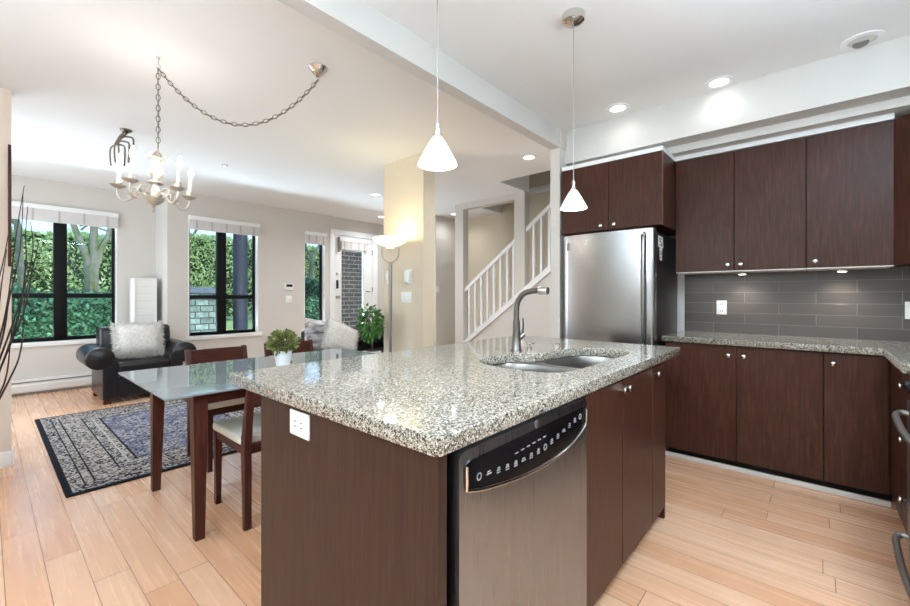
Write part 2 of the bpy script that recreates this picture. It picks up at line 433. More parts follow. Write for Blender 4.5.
def filled(polys, z0, z1, bev=0):
    """outer polygon with holes, filled and extruded -> bmesh"""
    cu = bpy.data.curves.new('c', 'CURVE'); cu.dimensions = '2D'; cu.fill_mode = 'BOTH'; cu.extrude = (z1 - z0) / 2 - bev
    cu.bevel_depth = bev; cu.bevel_resolution = 1
    for p in polys:
        sp_ = cu.splines.new('POLY'); sp_.points.add(len(p) - 1); sp_.use_cyclic_u = True
        for i, q in enumerate(p): sp_.points[i].co = (q[0], q[1], 0, 1)
    o = bpy.data.objects.new('c', cu); COL.objects.link(o)
    dg = bpy.context.evaluated_depsgraph_get(); dg.update()
    me = bpy.data.meshes.new_from_object(o.evaluated_get(dg))
    b = bmesh.new(); b.from_mesh(me); b.transform(Matrix.Translation((0, 0, (z0 + z1) / 2)))
    bmesh.ops.remove_doubles(b, verts=b.verts[:], dist=1e-5)
    bpy.data.objects.remove(o); bpy.data.curves.remove(cu); bpy.data.meshes.remove(me)
    return b

# ------------------------------------------------------------------ room shell
CZ = 2.70
XB, YB = -2.3, -.95            # walls behind the camera
struct(MB().box(XB - .1, 6.4, YB - .1, 7.56, -.08, 0).build('floor', M['floor']))
ce = MB()
ce.box(XB - .1, 4.40, YB - .1, 7.56, CZ, CZ + .3)
ce.box(4.40, 6.4, YB - .1, 1.84, CZ, CZ + .3)
ce.box(4.40, 5.02, 3.10, 7.56, CZ, CZ + .3)
ce.box(5.02, 5.145, 3.10, 7.56, CZ, CZ + .3)
ce.box(5.145, 6.4, 4.25, 7.56, CZ, CZ + .3)
struct(ce.build('ceiling', M['ceiling']))
up = MB()       # upper stair hall
up.box(4.30, 6.4, 1.74, 1.84, 3.0, 5.2); up.box(4.30, 6.4, 4.30, 4.40, 3.0, 5.2); up.box(4.2, 4.30, 1.74, 4.4, 3.0, 5.2)
struct(up.build('wall_upper', M['wall']))
struct(MB().box(4.2, 6.4, 1.74, 4.4, 5.2, 5.3).build('ceiling_upper', M['ceiling']))

def wall_y(name, y0, y1, x0, x1, openings, m, z1=CZ):
    w = MB(); xs = x0
    for (a, b, lo, hi) in sorted(openings):
        w.box(xs, a, y0, y1, 0, z1)
        if lo > 0: w.box(a, b, y0, y1, 0, lo)
        w.box(a, b, y0, y1, hi, z1); xs = b
    w.box(xs, x1, y0, y1, 0, z1)
    return struct(w.build(name, m, smooth=0))
YF, YB2 = 6.78, 7.39
wall_y('wall_far', YF, YF + .15, 1.677, 5.55, [(1.93, 2.915, .64, 2.37), (3.71, 4.12, .64, 2.35), (4.30, 5.22, 0, 2.38)], M['wall'])
wall_y('wall_bay', YB2, YB2 + .15, -.6, 1.83, [(.05, 1.233, .64, 2.37)], M['wall'])
struct(MB().box(1.677, 1.83, YF + .15, YB2, 0, CZ).build('wall_bay_return', M['wall_white']))
struct(MB().box(-.7, -.6, 4.47, YB2 + .15, 0, CZ).build('wall_left', M['wall']))
struct(MB().box(XB, .13, 4.35, 4.47, 0, CZ).build('wall_left_stub', M['wall_tan']))
struct(MB().box(XB - .1, XB, YB - .1, 4.47, 0, CZ).build('wall_rear', M['wall_white']))
struct(MB().box(XB, 4.17, YB - .1, YB, 0, CZ).build('wall_range', M['wall_white']))
struct(MB().box(4.05, 4.17, YB, 1.71, 0, CZ).build('wall_kitchen', M['wall_white']))
struct(MB().box(3.35, 6.3, 1.71, 1.80, 0, CZ).box(3.35, 3.46, 1.70, 1.801, 2.53, CZ).build('wall_fridge_side', M['wall']))
struct(MB().box(XB, 3.349, 1.71, 1.80, 2.53, CZ).build('trim_beam', M['wall_white']))
struct(MB().box(2.975, 3.14, 3.04, 3.68, 0, CZ).build('wall_column', M['wall_cream']))
struct(MB().box(5.45, 6.3, 5.25, 5.35, 0, CZ).build('wall_hall', M['wall']))
struct(MB().box(5.55, 5.65, 5.35, YF + .15, 0, CZ).build('wall_entry', M['wall']))
struct(MB().box(6.12, 6.3, 1.80, 5.25, 0, 5.2).build('wall_stair', M['wall_cream']))
struct(MB().box(6.10, 6.12, 1.84, 4.25, 2.95, 3.05).build('trim_1', M['trim']))
# framed opening of the stairs and the wall below its sloping edge
so = MB()
so.box(5.02, 5.145, 4.23, 4.40, 0, CZ); so.box(5.02, 5.145, 3.27, 4.23, 2.60, CZ); so.box(5.02, 5.145, 3.10, 3.27, 1.1, CZ)
struct(so.build('wall_stair_frame', M['wall'], smooth=0))
struct(MB().prism([(4.85, 0), (1.80, 0), (1.80, 2.18), (4.85, -.0 + .001)], 'X', 5.03, 5.135).build('wall_under_stair', M['wall_white'], smooth=0))
# kitchen bulkhead above the cabinets, stepped
so = MB()
so.box(3.46, 4.05, YB, 1.71, 2.41, CZ); so.box(3.62, 4.05, YB, 1.71, 2.355, 2.41); 
struct(so.build('trim_bulkhead', M['wall_white'], smooth=0))
struct(MB().box(3.72, 4.05, -.36, .875, 2.32, 2.355).box(3.37, 4.05, .875, 1.70, 2.32, 2.355).build('trim_filler', M['trim'], smooth=0))
struct(MB().box(4.042, 4.05, -.94, .872, .914, 1.41).build('wall_backsplash', M['tile'], smooth=0))
struct(MB().box(3.445, 3.462, -.32, .885, 0, .03, .004).build('baseboard_kitchen', M['floorshoe']))
struct(MB().box(XB, .13, 4.336, 4.35, 0, .11, .003).box(.13, .142, 4.336, 4.47, 0, .11, .003).build('baseboard_left', M['trim']))
struct(MB().box(1.85, 4.10, YF - .014, YF, 0, .11, .003).build('baseboard_far', M['trim']))
struct(MB().box(2.961, 2.975, 3.03, 3.69, 0, .11, .003).box(2.961, 3.14, 3.026, 3.04, 0, .11, .003).build('baseboard_column', M['trim']))

# windows
def window(n, x0, x1, z0, z1, yin, mull=None, rail=None, fw=.045, mw=.13, right=True):
    w = bpy.data.objects.new('window_%d' % n, None); COL.objects.link(w); w.location = (x0, yin, z0); struct(w)
    yo = yin + .085; yi = yo - .0
    f = MB()
    f.box(x0, x0 + fw, yo, yo + .05, z0, z1, .004); f.box(x1 - fw, x1, yo, yo + .05, z0, z1, .004)
    f.box(x0, x1, yo, yo + .05, z0, z0 + fw, .004); f.box(x0, x1, yo, yo + .05, z1 - fw, z1, .004)
    f.build('window_frame', M['black_frame'], w)
    if mull: MB().box(mull - mw / 2, mull + mw / 2, yo - .01, yo + .06, z0 + .005, z1, .005).build('mullion', M['black_frame'], w)
    if rail: MB().box(x0 + .02, x1 - .02, yo - .004, yo + .054, rail - .03, rail + .03, .004).build('cross_rail', M['black_frame'], w)
    MB().box(x0 + .02, x1 - .02, yo + .024, yo + .028, z0 + .02, z1 - .02).build('window_pane', M['glass'], w)
    t = MB(); t.box(x0 - .035, x1 + .05, yin - .03, yin + .085, z0 - .055, z0, .004)
    t.build('window_sill', M['trim'], w)
    t = MB(); t.box(x0 - .001, x0 + .012, yin - .002, yo, z0, z1); t.box(x1 - .012, x1 + .001, yin - .002, yo, z0, z1); t.box(x0, x1, yin - .002, yo, z1 - .012, z1 + .001)
    t.build('window_reveal', M['trim'], w)
window(1, .05, 1.233, .64, 2.37, YB2, .66, 1.225)
window(2, 1.93, 2.915, .64, 2.37, YF, 2.40, 1.205)
window(3, 3.71, 4.12, .64, 2.35, YF)

def roman_shade(name, label, x0, x1, zt, zb, y, tapes):
    t = thing(name, label, 'window shade', ((x0 + x1) / 2, y, zb))
    MB().box(x0, x1, y - .055, y - .003, zt - .06, zt, .006).build('headrail', M['trim'], t)
    f = MB(); n = 4
    for k in range(n):
        za = zb + k * .012
        f.box(x0 + .004, x1 - .004, y - .05 + k * .011, y - .042 + k * .011, za, zt - .06 + .002, .003)
    f.build('shade_fabric', M['shade_fabric'], t)
    for k in range(tapes):
        xx = x0 + (x1 - x0) * (k + .5) / tapes
        MB().box(xx - .011, xx + .011, y - .053, y - .0505, zb + .01, zt - .06).build('shade_tape', M['tape'], t)
roman_shade('roman_shade', 'ivory folded fabric shade above the wide window behind the armchair', .04, 1.24, 2.375, 2.16, YB2 + .012 - .01, 5)
roman_shade('roman_shade', 'ivory folded fabric shade above the middle window facing the blue post', 1.925, 2.925, 2.375, 2.175, YF, 5)
roman_shade('roman_shade', 'small ivory folded shade above the narrow window beside the door', 3.705, 4.13, 2.36, 2.14, YF, 3)

# entry door
d = bpy.data.objects.new('door_1', None); COL.objects.link(d); d.location = (4.30, YF, 0); struct(d)
f = MB(); f.box(4.215, 4.315, YF - .02, YF + .12, 0, 2.465, .004); f.box(5.205, 5.31, YF - .02, YF + .12, 0, 2.465, .004); f.box(4.215, 5.31, YF - .021, YF + .12, 2.37, 2.465, .004)
f.build('door_frame', M['trim'], d)
f = MB(); ys = (YF + .03, YF + .075)
f.box(4.32, 4.478, *ys, .01, 2.36, .003); f.box(4.99, 5.20, *ys, .01, 2.36, .003); f.box(4.478, 4.99, *ys, .01, .55); f.box(4.478, 4.99, *ys, 2.10, 2.36)
f.build('door_slab', M['trim'], d)
f = MB()
for a in ((4.455, 4.48, .52, 2.13), (4.988, 5.013, .52, 2.13)): f.box(a[0], a[1], YF + .018, YF + .032, a[2], a[3], .004)
f.box(4.455, 5.013, YF + .018, YF + .032, .52, .55, .004); f.box(4.455, 5.013, YF + .018, YF + .032, 2.10, 2.13, .004)
f.build('glazing_bead', M['trim'], d)
MB().box(4.48, 4.99, YF + .05, YF + .056, .55, 2.10).build('door_pane', M['glass'], d)
MB().box(4.37, 4.41, YF + .005, YF + .03, 1.36, 1.52, .008).build('door_lock', M['dark_plastic'], d)
f = MB(); f.lathe([(.03, 0), (.03, .012), (.012, .016), (.012, .05), (.026, .055), (.03, .07), (.02, .085), (0, .088)], Mx=Matrix.Translation((4.39, YF + .03, 1.2)) @ Matrix.Rotation(R(90), 4, 'X'))
f.build('door_knob', M['nickel'], d)
MB().lathe([(.026, 0), (.026, .01), (.012, .02), (0, .022)], Mx=Matrix.Translation((4.39, YF + .03, 1.64)) @ Matrix.Rotation(R(90), 4, 'X')).build('deadbolt', M['nickel'], d)
f = MB(); f.tube([(5.06, YF + .03, 1.31), (5.06, YF - .01, 1.31), (5.13, YF - .015, 1.30)], .008); f.build('hold_open_hook', M['dark_plastic'], d)
for z in (2.1, 1.35):
    MB().box(5.196, 5.216, YF + .0, YF + .03, z - .05, z + .05, .003).build('hinge', M['nickel'], d)
t = thing('roman_shade', 'white folded blind mounted on the glazed entry door', 'window shade', (4.73, YF, 2.12))
MB().box(4.42, 5.08, YF - .045, YF + .028, 2.255, 2.325, .005).build('headrail', M['trim'], t)
f = MB()
for k in range(3): f.box(4.45, 5.05, YF - .03 + k * .014, YF - .022 + k * .014, 2.105 + k * .012, 2.256, .003)
f.build('shade_fabric', M['shade_fabric'], t)
for xx in (4.52, 4.66, 4.84, 4.98): MB().box(xx - .009, xx + .009, YF - .034, YF - .0305, 2.115, 2.255).build('shade_tape', M['tape'], t)
MB().box(4.405, 4.421, YF - .04, YF + .028, 2.05, 2.34, .004).build('end_bracket', M['nickel'], t)

# heater below window 1
t = thing('baseboard_heater', 'long low white baseboard heater under the wide window', 'heater', (.4, 7.2, 0))
h = MB(); h.box(-.58, 1.66, 7.31, 7.388, .03, .19, .006); h.prism([(7.30, .045), (7.31, .045), (7.34, .15), (7.30, .12)], 'X', -.58, 1.66)
h.build('heater_body', M['heater'], t)
MB().box(-.575, 1.655, 7.305, 7.33, .15, .163).build('heat_slot', M['heater_slot'], t)
MB().box(-.575, 1.655, 7.315, 7.38, .005, .032).build('floor_gap_grille', M['heater_slot'], t)

# dark upright strip on the end of the left wall
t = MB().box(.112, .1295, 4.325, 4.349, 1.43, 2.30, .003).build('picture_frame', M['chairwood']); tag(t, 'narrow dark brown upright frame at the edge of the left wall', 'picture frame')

# ------------------------------------------------------------------ outdoors
struct(MB().box(-8, 14, 7.545, 9.9, -.1, .0).build('ground', M['paving']))
struct(MB().box(-8, 5.2, 8.9, 10.0, -.05, .32).build('ground_path', M['paving']))
tag(MB().box(-8, 16, 10.0, 22, -.1, .5).build('lawn', M['grass']), 'bright green lawn outside between the blue post and the hedge', 'grass', kind='stuff')

def leaf_cloud(name, label, cat, boxes, nleaf, size, m, core=True, parent=None, mcore=None, seed=1):
    rnd = random.Random(seed)
    t = thing(name, label, cat, (boxes[0][0], boxes[0][2], boxes[0][4]))
    c = MB(); L = MB(); vol = sum((b[1] - b[0]) * (b[5] - b[4]) + (b[1] - b[0]) * (b[3] - b[2]) for b in boxes)
    for b in boxes:
        x0, x1, y0, y1, z0, z1 = b
        nx = max(2, int((x1 - x0) / .25)); nz = max(2, int((z1 - z0) / .25)); bm = bmesh.new()
        bmesh.ops.create_cube(bm, size=1); bmesh.ops.subdivide_edges(bm, edges=bm.edges[:], cuts=8, use_grid_fill=True)
        bm.transform(Matrix.Translation(((x0 + x1) / 2, (y0 + y1) / 2, (z0 + z1) / 2)) @ Matrix.Diagonal((x1 - x0 - .15, y1 - y0 - .15, z1 - z0 - .1, 1)))
        for v in bm.verts: v.co += noise.noise_vector(v.co * 1.7) * .12
        c.merge(bm)
        front = (x1 - x0) * (z1 - z0); top = (x1 - x0) * (y1 - y0)
        n = int(nleaf * (front + top) / vol)
        for i in range(n):
            if rnd.random() < front / (front + top): p = Vector((rnd.uniform(x0, x1), y0, rnd.uniform(z0, z1)))
            else: p = Vector((rnd.uniform(x0, x1), rnd.uniform(y0, y1), z1))
            p += noise.noise_vector(p * 1.7) * .16 + Vector((rnd.uniform(-.05, .05), rnd.uniform(-.05, .12), rnd.uniform(-.08, .08)))
            a = Vector((rnd.uniform(-1, 1), rnd.uniform(-1, .3), rnd.uniform(-.6, 1))).normalized()
            u = a.cross(Vector((rnd.uniform(-1, 1), rnd.uniform(-1, 1), rnd.uniform(-1, 1)))).normalized(); w = a.cross(u)
            s_ = size * rnd.uniform(.6, 1.3)
            L.quad(p - u * s_, p + w * s_ * .5, p + u * s_, p - w * s_ * .5)
    c.build('hedge_core', mcore or M['hedge_core'], t, 0)
    L.build('foliage', m, t, 0)
    return t
leaf_cloud('hedge', 'tall light green hedge across the garden outside the windows', 'hedge',
           [(-3, 3.4, 13, 14, .62, 2.65), (3.4, 16, 13, 14, .62, 2.85)], 60000, .048, M['leaf_hedge'], seed=3)
leaf_cloud('hedge', 'low dark clipped hedge outside the wide window behind the armchair', 'hedge',
           [(-1.6, 1.72, 8.7, 9.6, 0, 1.2)], 14000, .04, M['leaf_low'], seed=4)
leaf_cloud('hedge', 'low dark hedge with pale top seen through the narrow window, nearer one', 'hedge',
           [(4.05, 5.25, 8.9, 9.5, 0, 1.06)], 2600, .045, M['leaf_low'], seed=5)
leaf_cloud('hedge', 'darker clipped hedge behind the nearer low one in the narrow window', 'hedge',
           [(5.2, 8.2, 11.0, 11.7, .6, 1.58)], 3600, .06, M['leaf_low'], seed=6)

def tree(name, label, base, trunk_r, paths, seed=1):
    t = thing(name, label, 'tree', base)
    rnd = random.Random(seed); tr = MB()
    for pts, r0, r1 in paths:
        c = catmull(pts, k=6); n = len(c)
        c = [p + noise.noise_vector(p * 3) * .03 for p in c]
        tr.tube(c, [r0 + (r1 - r0) * i / (n - 1) for i in range(n)], 9)
    tr.build('trunk', M['bark'], t)
    tw = MB()
    for pts, r0, r1 in paths[1:]:
        for k in range(8):
            a = Vector(pts[-1]).lerp(Vector(pts[0]), rnd.random() * .7); b = a + Vector((rnd.uniform(-.9, .9), rnd.uniform(-.6, .6), rnd.uniform(.2, 1.1)))
            tw.tube(catmull([a, a.lerp(b, .5) + Vector((rnd.uniform(-.1, .1), 0, .06)), b], k=4), [.022 - .0018 * i for i in range(9)], 5)
    tw.build('branches', M['bark'], t)
    return t
bx, by = 1.34, 10.3
tree('garden_tree', 'grey mossy tree trunk forking above the low hedge outside the wide window', (bx, by, .4), .12,
     [([(bx, by, .4), (bx, by, 1.2), (bx, by, 1.8)], .12, .105),
      ([(bx, by, 1.6), (bx - .12, by, 2.1), (bx - .24, by + .1, 2.6), (bx - .5, by, 4.4)], .065, .04),
      ([(bx + .01, by, 1.65), (bx + .03, by, 2.1), (bx + .03, by, 2.7), (bx + .1, by, 4.5)], .085, .045),
      ([(bx + .02, by, 1.6), (bx + .14, by, 2.1), (bx + .30, by, 2.6), (bx + .7, by - .1, 4.2)], .06, .035)], 2)
tree('garden_tree', 'slim pale tree trunk behind the left pane of the wide window', (.45, 11.6, .5), .06,
     [([(.48, 11.6, .5), (.46, 11.6, 2.2), (.36, 11.6, 3.0)], .06, .05), ([(.40, 11.6, 2.6), (.2, 11.6, 3.3), (.1, 11.6, 4.4)], .045, .02)], 12)
tx, ty = 6.9, 12.2
tree('garden_tree', 'bare branching tree seen at the top of the narrow window', (tx, ty, .5), .1,
     [([(tx, ty, .5), (tx, ty, 1.6), (tx + .05, ty, 2.6)], .1, .07),
      ([(tx + .05, ty, 2.4), (tx - .3, ty, 3.0), (tx - .9, ty, 3.6)], .05, .02),
      ([(tx + .05, ty, 2.4), (tx + .4, ty, 3.1), (tx + .8, ty, 4.0)], .05, .02),
      ([(tx + .05, ty, 2.3), (tx - .5, ty - .2, 2.6), (tx - .9, ty, 3.1)], .04, .015)], 5)
tx = 4.2
tree('garden_tree', 'bare twiggy tree rising beyond the stone pillar in the middle window', (tx, 13.9, .5), .1,
     [([(tx, 14.6, .5), (tx, 14.6, 2.2), (tx + .05, 14.6, 3.0)], .1, .07),
      ([(tx, 14.6, 2.8), (tx - .5, 14.6, 3.6), (tx - .9, 14.6, 4.5)], .05, .02),
      ([(tx, 14.6, 2.8), (tx + .3, 14.6, 3.7), (tx + .5, 14.6, 4.8)], .05, .02)], 6)
t = thing('stone_pillar', 'stacked grey stone pillar with slate cap outside the middle window', 'pillar', (2.25, 8.25, 0))
MB().box(1.78, 2.72, 8.0, 8.5, 0, 1.27).build('pillar_body', M['stone'], t, 0)
MB().box(1.74, 2.76, 7.96, 8.54, 1.27, 1.375, .01).build('pillar_cap', M['capstone'], t)
t = tag(MB().lathe([(.13, 0), (.13, 4.5)], (3.36, 8.62, 0), 20).build('porch_post', M['blue_post']), 'thick round navy blue porch post outside the middle window', 'post')
t = tag(MB().box(5.4, 8.2, 8.6, 8.85, 0, 3.3).build('brick_wall', M['brick'], smooth=0), 'brown brick wall seen through the glass of the entry door', 'brick wall')

# ------------------------------------------------------------------ kitchen: cabinets
def knob(parent, x, y, z, d='X'):
    """small chrome knob pointing to -X or -Y"""
    k = MB(); rot = Matrix.Rotation(R(-90), 4, 'Y') if d == 'X' else (Matrix.Rotation(R(90), 4, 'X') if d == 'Y' else Matrix.Rotation(R(-90), 4, 'X'))
    k.lathe([(.006, 0), (.006, .012), (.0135, .014), (.015, .02), (.0135, .026), (.006, .029), (0, .0295)], Mx=Matrix.Translation((x, y, z)) @ rot, seg=16)
    return k.build('knob', M['chrome'], parent)
def cab_x(name, label, xf, xb, y0, y1, z0, z1, doors, toe=0, top=True, side_m=None):
    """cabinet facing -X; doors = list of (ya, yb, knob_y, knob_z)"""
    t = thing(name, label, 'cabinet', ((xf + xb) / 2, (y0 + y1) / 2, 0 if toe else z0), )
    b = MB(); b.box(xf + .022, xb, y0, y1, z0 + toe, z1)
    b.build('cabinet_body', side_m or M['cab'], t, 0)
    if toe: MB().box(xf + .075, xb, y0, y1, z0, z0 + toe - .0005).build('toe_kick', M['black'], t, 0)
    for ya, yb, ky, kz in doors:
        dd = MB().box(xf, xf + .02, min(ya, yb) + .0025, max(ya, yb) - .0025, z0 + toe + .002, z1 - .004, .0015, 1).build('cabinet_door', M['cab'], t)
        if ky is not None: knob(dd, xf, ky, kz)
    return t
KX = 3.48
cab_x('base_cabinet', 'dark two-door lower cabinet against the kitchen wall beside the fridge', KX, 4.04, -.029, .885, 0, .868,
      [(.885, .426, .472, .80), (.426, -.029, .382, .80)], .055)
cab_x('base_cabinet', 'dark single-door lower cabinet in the far kitchen corner', KX, 4.04, -.335, -.0295, 0, .868, [(-.03, -.318, -.075, .80)], .055)
UX = 3.73
t = cab_x('wall_cabinet', 'dark two-door upper cabinet nearest the fridge above the tiles', UX, 4.04, .0565, .872, 1.413, 2.318,
      [(.872, .471, .512, 1.455), (.471, .057, .43, 1.455)])
light_strip = lambda y0, y1: MB().box(UX + .005, 4.035, y0, y1, 1.405, 1.4125).build('underside_panel', M['floorshoe'], t)
light_strip(.06, .87)
t = cab_x('wall_cabinet', 'dark single-door upper cabinet left of the angled corner one', UX, 4.04, -.362, .056, 1.413, 2.318, [(.056, -.362, .01, 1.455)])
light_strip(-.36, .054)
t = cab_x('wall_cabinet', 'shallow dark two-door cabinet over the refrigerator', 3.35, 4.04, .874, 1.692, 1.757, 2.318,
      [(1.692, 1.277, 1.335, 1.797), (1.277, .874, 1.225, 1.797)])
MB().box(3.3495, 3.372, .872, .8745, 1.757, 2.318).build('edge_band', M['cab_edge'], t)
# angled corner wall cabinet
t = thing('wall_cabinet', 'dark upper cabinet set diagonally in the kitchen corner', 'cabinet', (3.9, -.7, 1.413))
MB().prism([(3.755, -.3625), (4.04, -.3625), (4.04, -.94), (3.44, -.94), (3.44, -.66)], 'Z', 1.413, 2.318).build('cabinet_body', M['cab'], t, 0)
a = Vector((3.735, -.372, 0)); b_ = Vector((3.44, -.667, 0)); nn = Vector((-1, 1, 0)).normalized() * .018
MB().prism([(a.x, a.y), (b_.x, b_.y), (b_.x + nn.x, b_.y + nn.y), (a.x + nn.x, a.y + nn.y)], 'Z', 1.415, 2.314).build('cabinet_door', M['cab'], t, 0)
# run along the range wall, facing +Y
t = thing('base_cabinet', 'dark drawer base cabinet between the corner and the range', 'cabinet', (3.1, -.6, 0))
b = MB(); b.box(2.74, KX - .002, YB + .01, -.345, .075, .868); b.box(2.74, 3.47, YB + .01, -.4, 0, .075); b.box(3.09, KX - .004, -.345, -.322, .075, .868); b.build('cabinet_body', M['cab'], t, 0)
for z0, z1 in ((.655, .862), (.345, .65), (.08, .34)):
    dr = MB().box(2.745, 3.084, -.342, -.322, z0, z1, .0015, 1).build('drawer_front', M['cab'], t)
    knob(dr, 2.915, -.322, (z0 + z1) / 2 + .03, 'Z')
# L-shaped worktop
ct = MB(); ct.merge(filled([[(3.455, .90), (4.041, .90), (4.041, YB + .005), (2.73, YB + .005), (2.73, -.292), (3.435, -.292), (3.455, -.272)]], .872, .914, .003))
tag(ct.build('countertop', M['granite'], None, 0), 'L-shaped speckled granite counter running along the kitchen wall under the tiles', 'countertop')

# ------------------------------------------------------------------ range
t = thing('kitchen_range', 'stainless steel kitchen range with tubular handles at the right edge', 'stove', (2.34, -.6, 0))
MB().box(1.965, 2.715, YB + .01, -.34, .02, .905, .004).build('range_body', M['dark_plastic'], t)
MB().box(1.965, 2.715, YB + .01, -.32, .905, .922, .004).build('cooktop', M['panelblack'], t)
dr = MB().box(1.97, 2.71, -.34, -.30, .28, .76, .006).build('oven_door', M['steel_dw'], t)
MB().box(2.07, 2.61, -.302, -.2985, .36, .62).build('oven_window', M['panelblack'], dr)
def bar_handle(parent, z, m=M['grey_metal']):
    pts = [(2.635, -.30, z + .012), (2.64, -.275, z + .012), (2.62, -.259, z + .004), (2.56, -.253, z), (2.34, -.248, z - .003), (2.12, -.253, z), (2.06, -.259, z + .004), (2.04, -.275, z + .012), (2.045, -.30, z + .012)]
    MB().tube(catmull(pts, k=5), .0125, 12).build('handle', m, parent)
bar_handle(dr, .70)
dr = MB().box(1.97, 2.71, -.34, -.302, .05, .27, .006).build('storage_drawer', M['steel_dw'], t)
bar_handle(dr, .165)
MB().box(1.97, 2.71, -.34, -.305, .77, .90, .01).build('control_panel', M['dark_plastic'], t)
for x in (2.05, 2.15, 2.34, 2.53, 2.63):
    MB().lathe([(.022, 0), (.02, .02), (.012, .024), (0, .025)], Mx=Matrix.Translation((x, -.305, .835)) @ Matrix.Rotation(R(-90), 4, 'X')).build('control_knob', M['black'], t)

# ------------------------------------------------------------------ refrigerator
t = thing('refrigerator', 'tall stainless steel refrigerator with dark sides under the small cabinet', 'refrigerator', (3.65, 1.3, 0))
MB().box(3.385, 4.025, .925, 1.665, .02, 1.715, .006).build('fridge_body', mat('black_textured_side', srgb(34, 30, 30), .35), t)
def bowed(z0, z1, y0, y1, xf, bow, xb):
    n = 24; r0 = []
    prof = [(xb, y0), (xf + .022, y0), (xf + .006, y0 + .008)]
    for i in range(n + 1):
        u = i / n; yy = y0 + .02 + (y1 - y0 - .04) * u; prof.append((xf - bow * (1 - (2 * u - 1) ** 2) + .0, yy))
    prof += [(xf + .006, y1 - .008), (xf + .022, y1), (xb, y1)]
    return MB().prism(prof, 'Z', z0, z1)
dr = bowed(.66, 1.735, .92, 1.663, 3.318, .022, 3.38).build('fridge_door', M['steel'], t, 50)
h = MB(); h.tube(catmull([(3.30, .985, .74), (3.275, .985, .78), (3.268, .985, 1.0), (3.266, .985, 1.25), (3.268, .985, 1.5), (3.275, .985, 1.66), (3.31, .985, 1.70)], k=5), .011, 10)
h.build('handle', M['steel'], dr)
MB().box(3.3005, 3.3125, .9985, 1.012, .72, 1.69, .002).build('handle_recess', M['black'], dr)
MB().box(3.3075, 3.3125, 1.595, 1.620, 1.61, 1.672, .001).build('maker_badge', M['grey_metal'], dr)
dr = bowed(.06, .65, .92, 1.663, 3.318, .022, 3.38).build('freezer_drawer', M['steel'], t, 50)
MB().tube(catmull([(3.30, 1.0, .60), (3.265, 1.02, .60), (3.26, 1.3, .60), (3.265, 1.57, .60), (3.30, 1.59, .60)], k=5), .011, 10).build('handle', M['steel'], dr)
st = MB().prism([(3.44, 1.69), (3.56, 1.685), (3.57, 1.60), (3.54, 1.60), (3.535, 1.50), (3.485, 1.50), (3.475, 1.60), (3.44, 1.605)], 'Y', .9225, .9245).build('sticker', M['white_plastic'])
tag(st, 'white hang tag sticker on the dark side of the refrigerator', 'sticker')
f = MB()
for xa, za, w_, h_ in ((3.455, 1.67, .06, .008), (3.455, 1.65, .045, .008), (3.515, 1.635, .022, .022), (3.46, 1.622, .03, .008), (3.495, 1.575, .02, .035), (3.495, 1.53, .016, .02)):
    f.box(xa, xa + w_, .9215, .9226, za - h_, za)
f.build('printed_marks', M['dark_plastic'], st)

# ------------------------------------------------------------------ island
t = thing('kitchen_island', 'dark wood kitchen island body with doors, holding the dishwasher', 'kitchen island', (1.57, 1.08, 0))
b = MB(); b.box(.66, .688, .628, 1.51, 0, .868); b.build('end_panel', M['cab_end'], t, 0)
b = MB(); b.box(2.452, 2.48, .63, 1.51, 0, .868, .001, 1); b.build('end_panel', M['cab'], t, 0)
b = MB(); b.box(.688, 2.452, 1.49, 1.51, 0, .868); b.box(1.40, 1.418, .645, 1.49, .09, .868); b.box(1.418, 2.452, .645, 1.49, .09, .105)
b.box(.688, 2.452, .70, .715, 0, .09); b.box(1.418, 2.452, .645, .66, .105, .135); b.build('cabinet_body', M['cab'], t, 0)
for x0, x1, kx in ((1.405, 1.79, 1.765), (1.79, 2.213, 1.822), (2.213, 2.451, 2.247)):
    dr = MB().box(x0 + .003, x1 - .003, .622, .642, .075, .862, .0015, 1).build('cabinet_door', M['cab'], t)
    knob(dr, kx, .622, .825, 'Y')
sinkout = catmull([(1.462, .97), (1.47, .85), (1.52, .772), (1.62, .748), (1.78, .746), (1.885, .752), (2.0, .746), (2.2, .745), (2.31, .765), (2.36, .83), (2.365, .95), (2.31, 1.05), (2.16, 1.095), (2.0, 1.105),
                   (1.92, 1.14), (1.85, 1.20), (1.72, 1.24), (1.58, 1.225), (1.50, 1.15), (1.468, 1.06)], True, 5) if False else \
          catmull([Vector((*p, 0)) for p in [(1.462, .97), (1.47, .85), (1.52, .772), (1.62, .748), (1.78, .746), (1.885, .752), (2.0, .746), (2.2, .745), (2.31, .765), (2.36, .83), (2.365, .95), (2.31, 1.05), (2.16, 1.095), (2.0, 1.105),
                   (1.92, 1.14), (1.85, 1.20), (1.72, 1.24), (1.58, 1.225), (1.50, 1.15), (1.468, 1.06)]], True, 5)
ct = MB(); ct.merge(filled([[(.645, .626), (.655, .616), (2.735, .616), (2.745, .626), (2.745, 1.752), (2.735, 1.762), (.655, 1.762), (.645, 1.752)], [(p.x, p.y) for p in sinkout]], .870, .914, .003))
tag(ct.build('countertop', M['granite'], None, 0), 'large speckled granite slab top of the kitchen island around the sink', 'countertop')
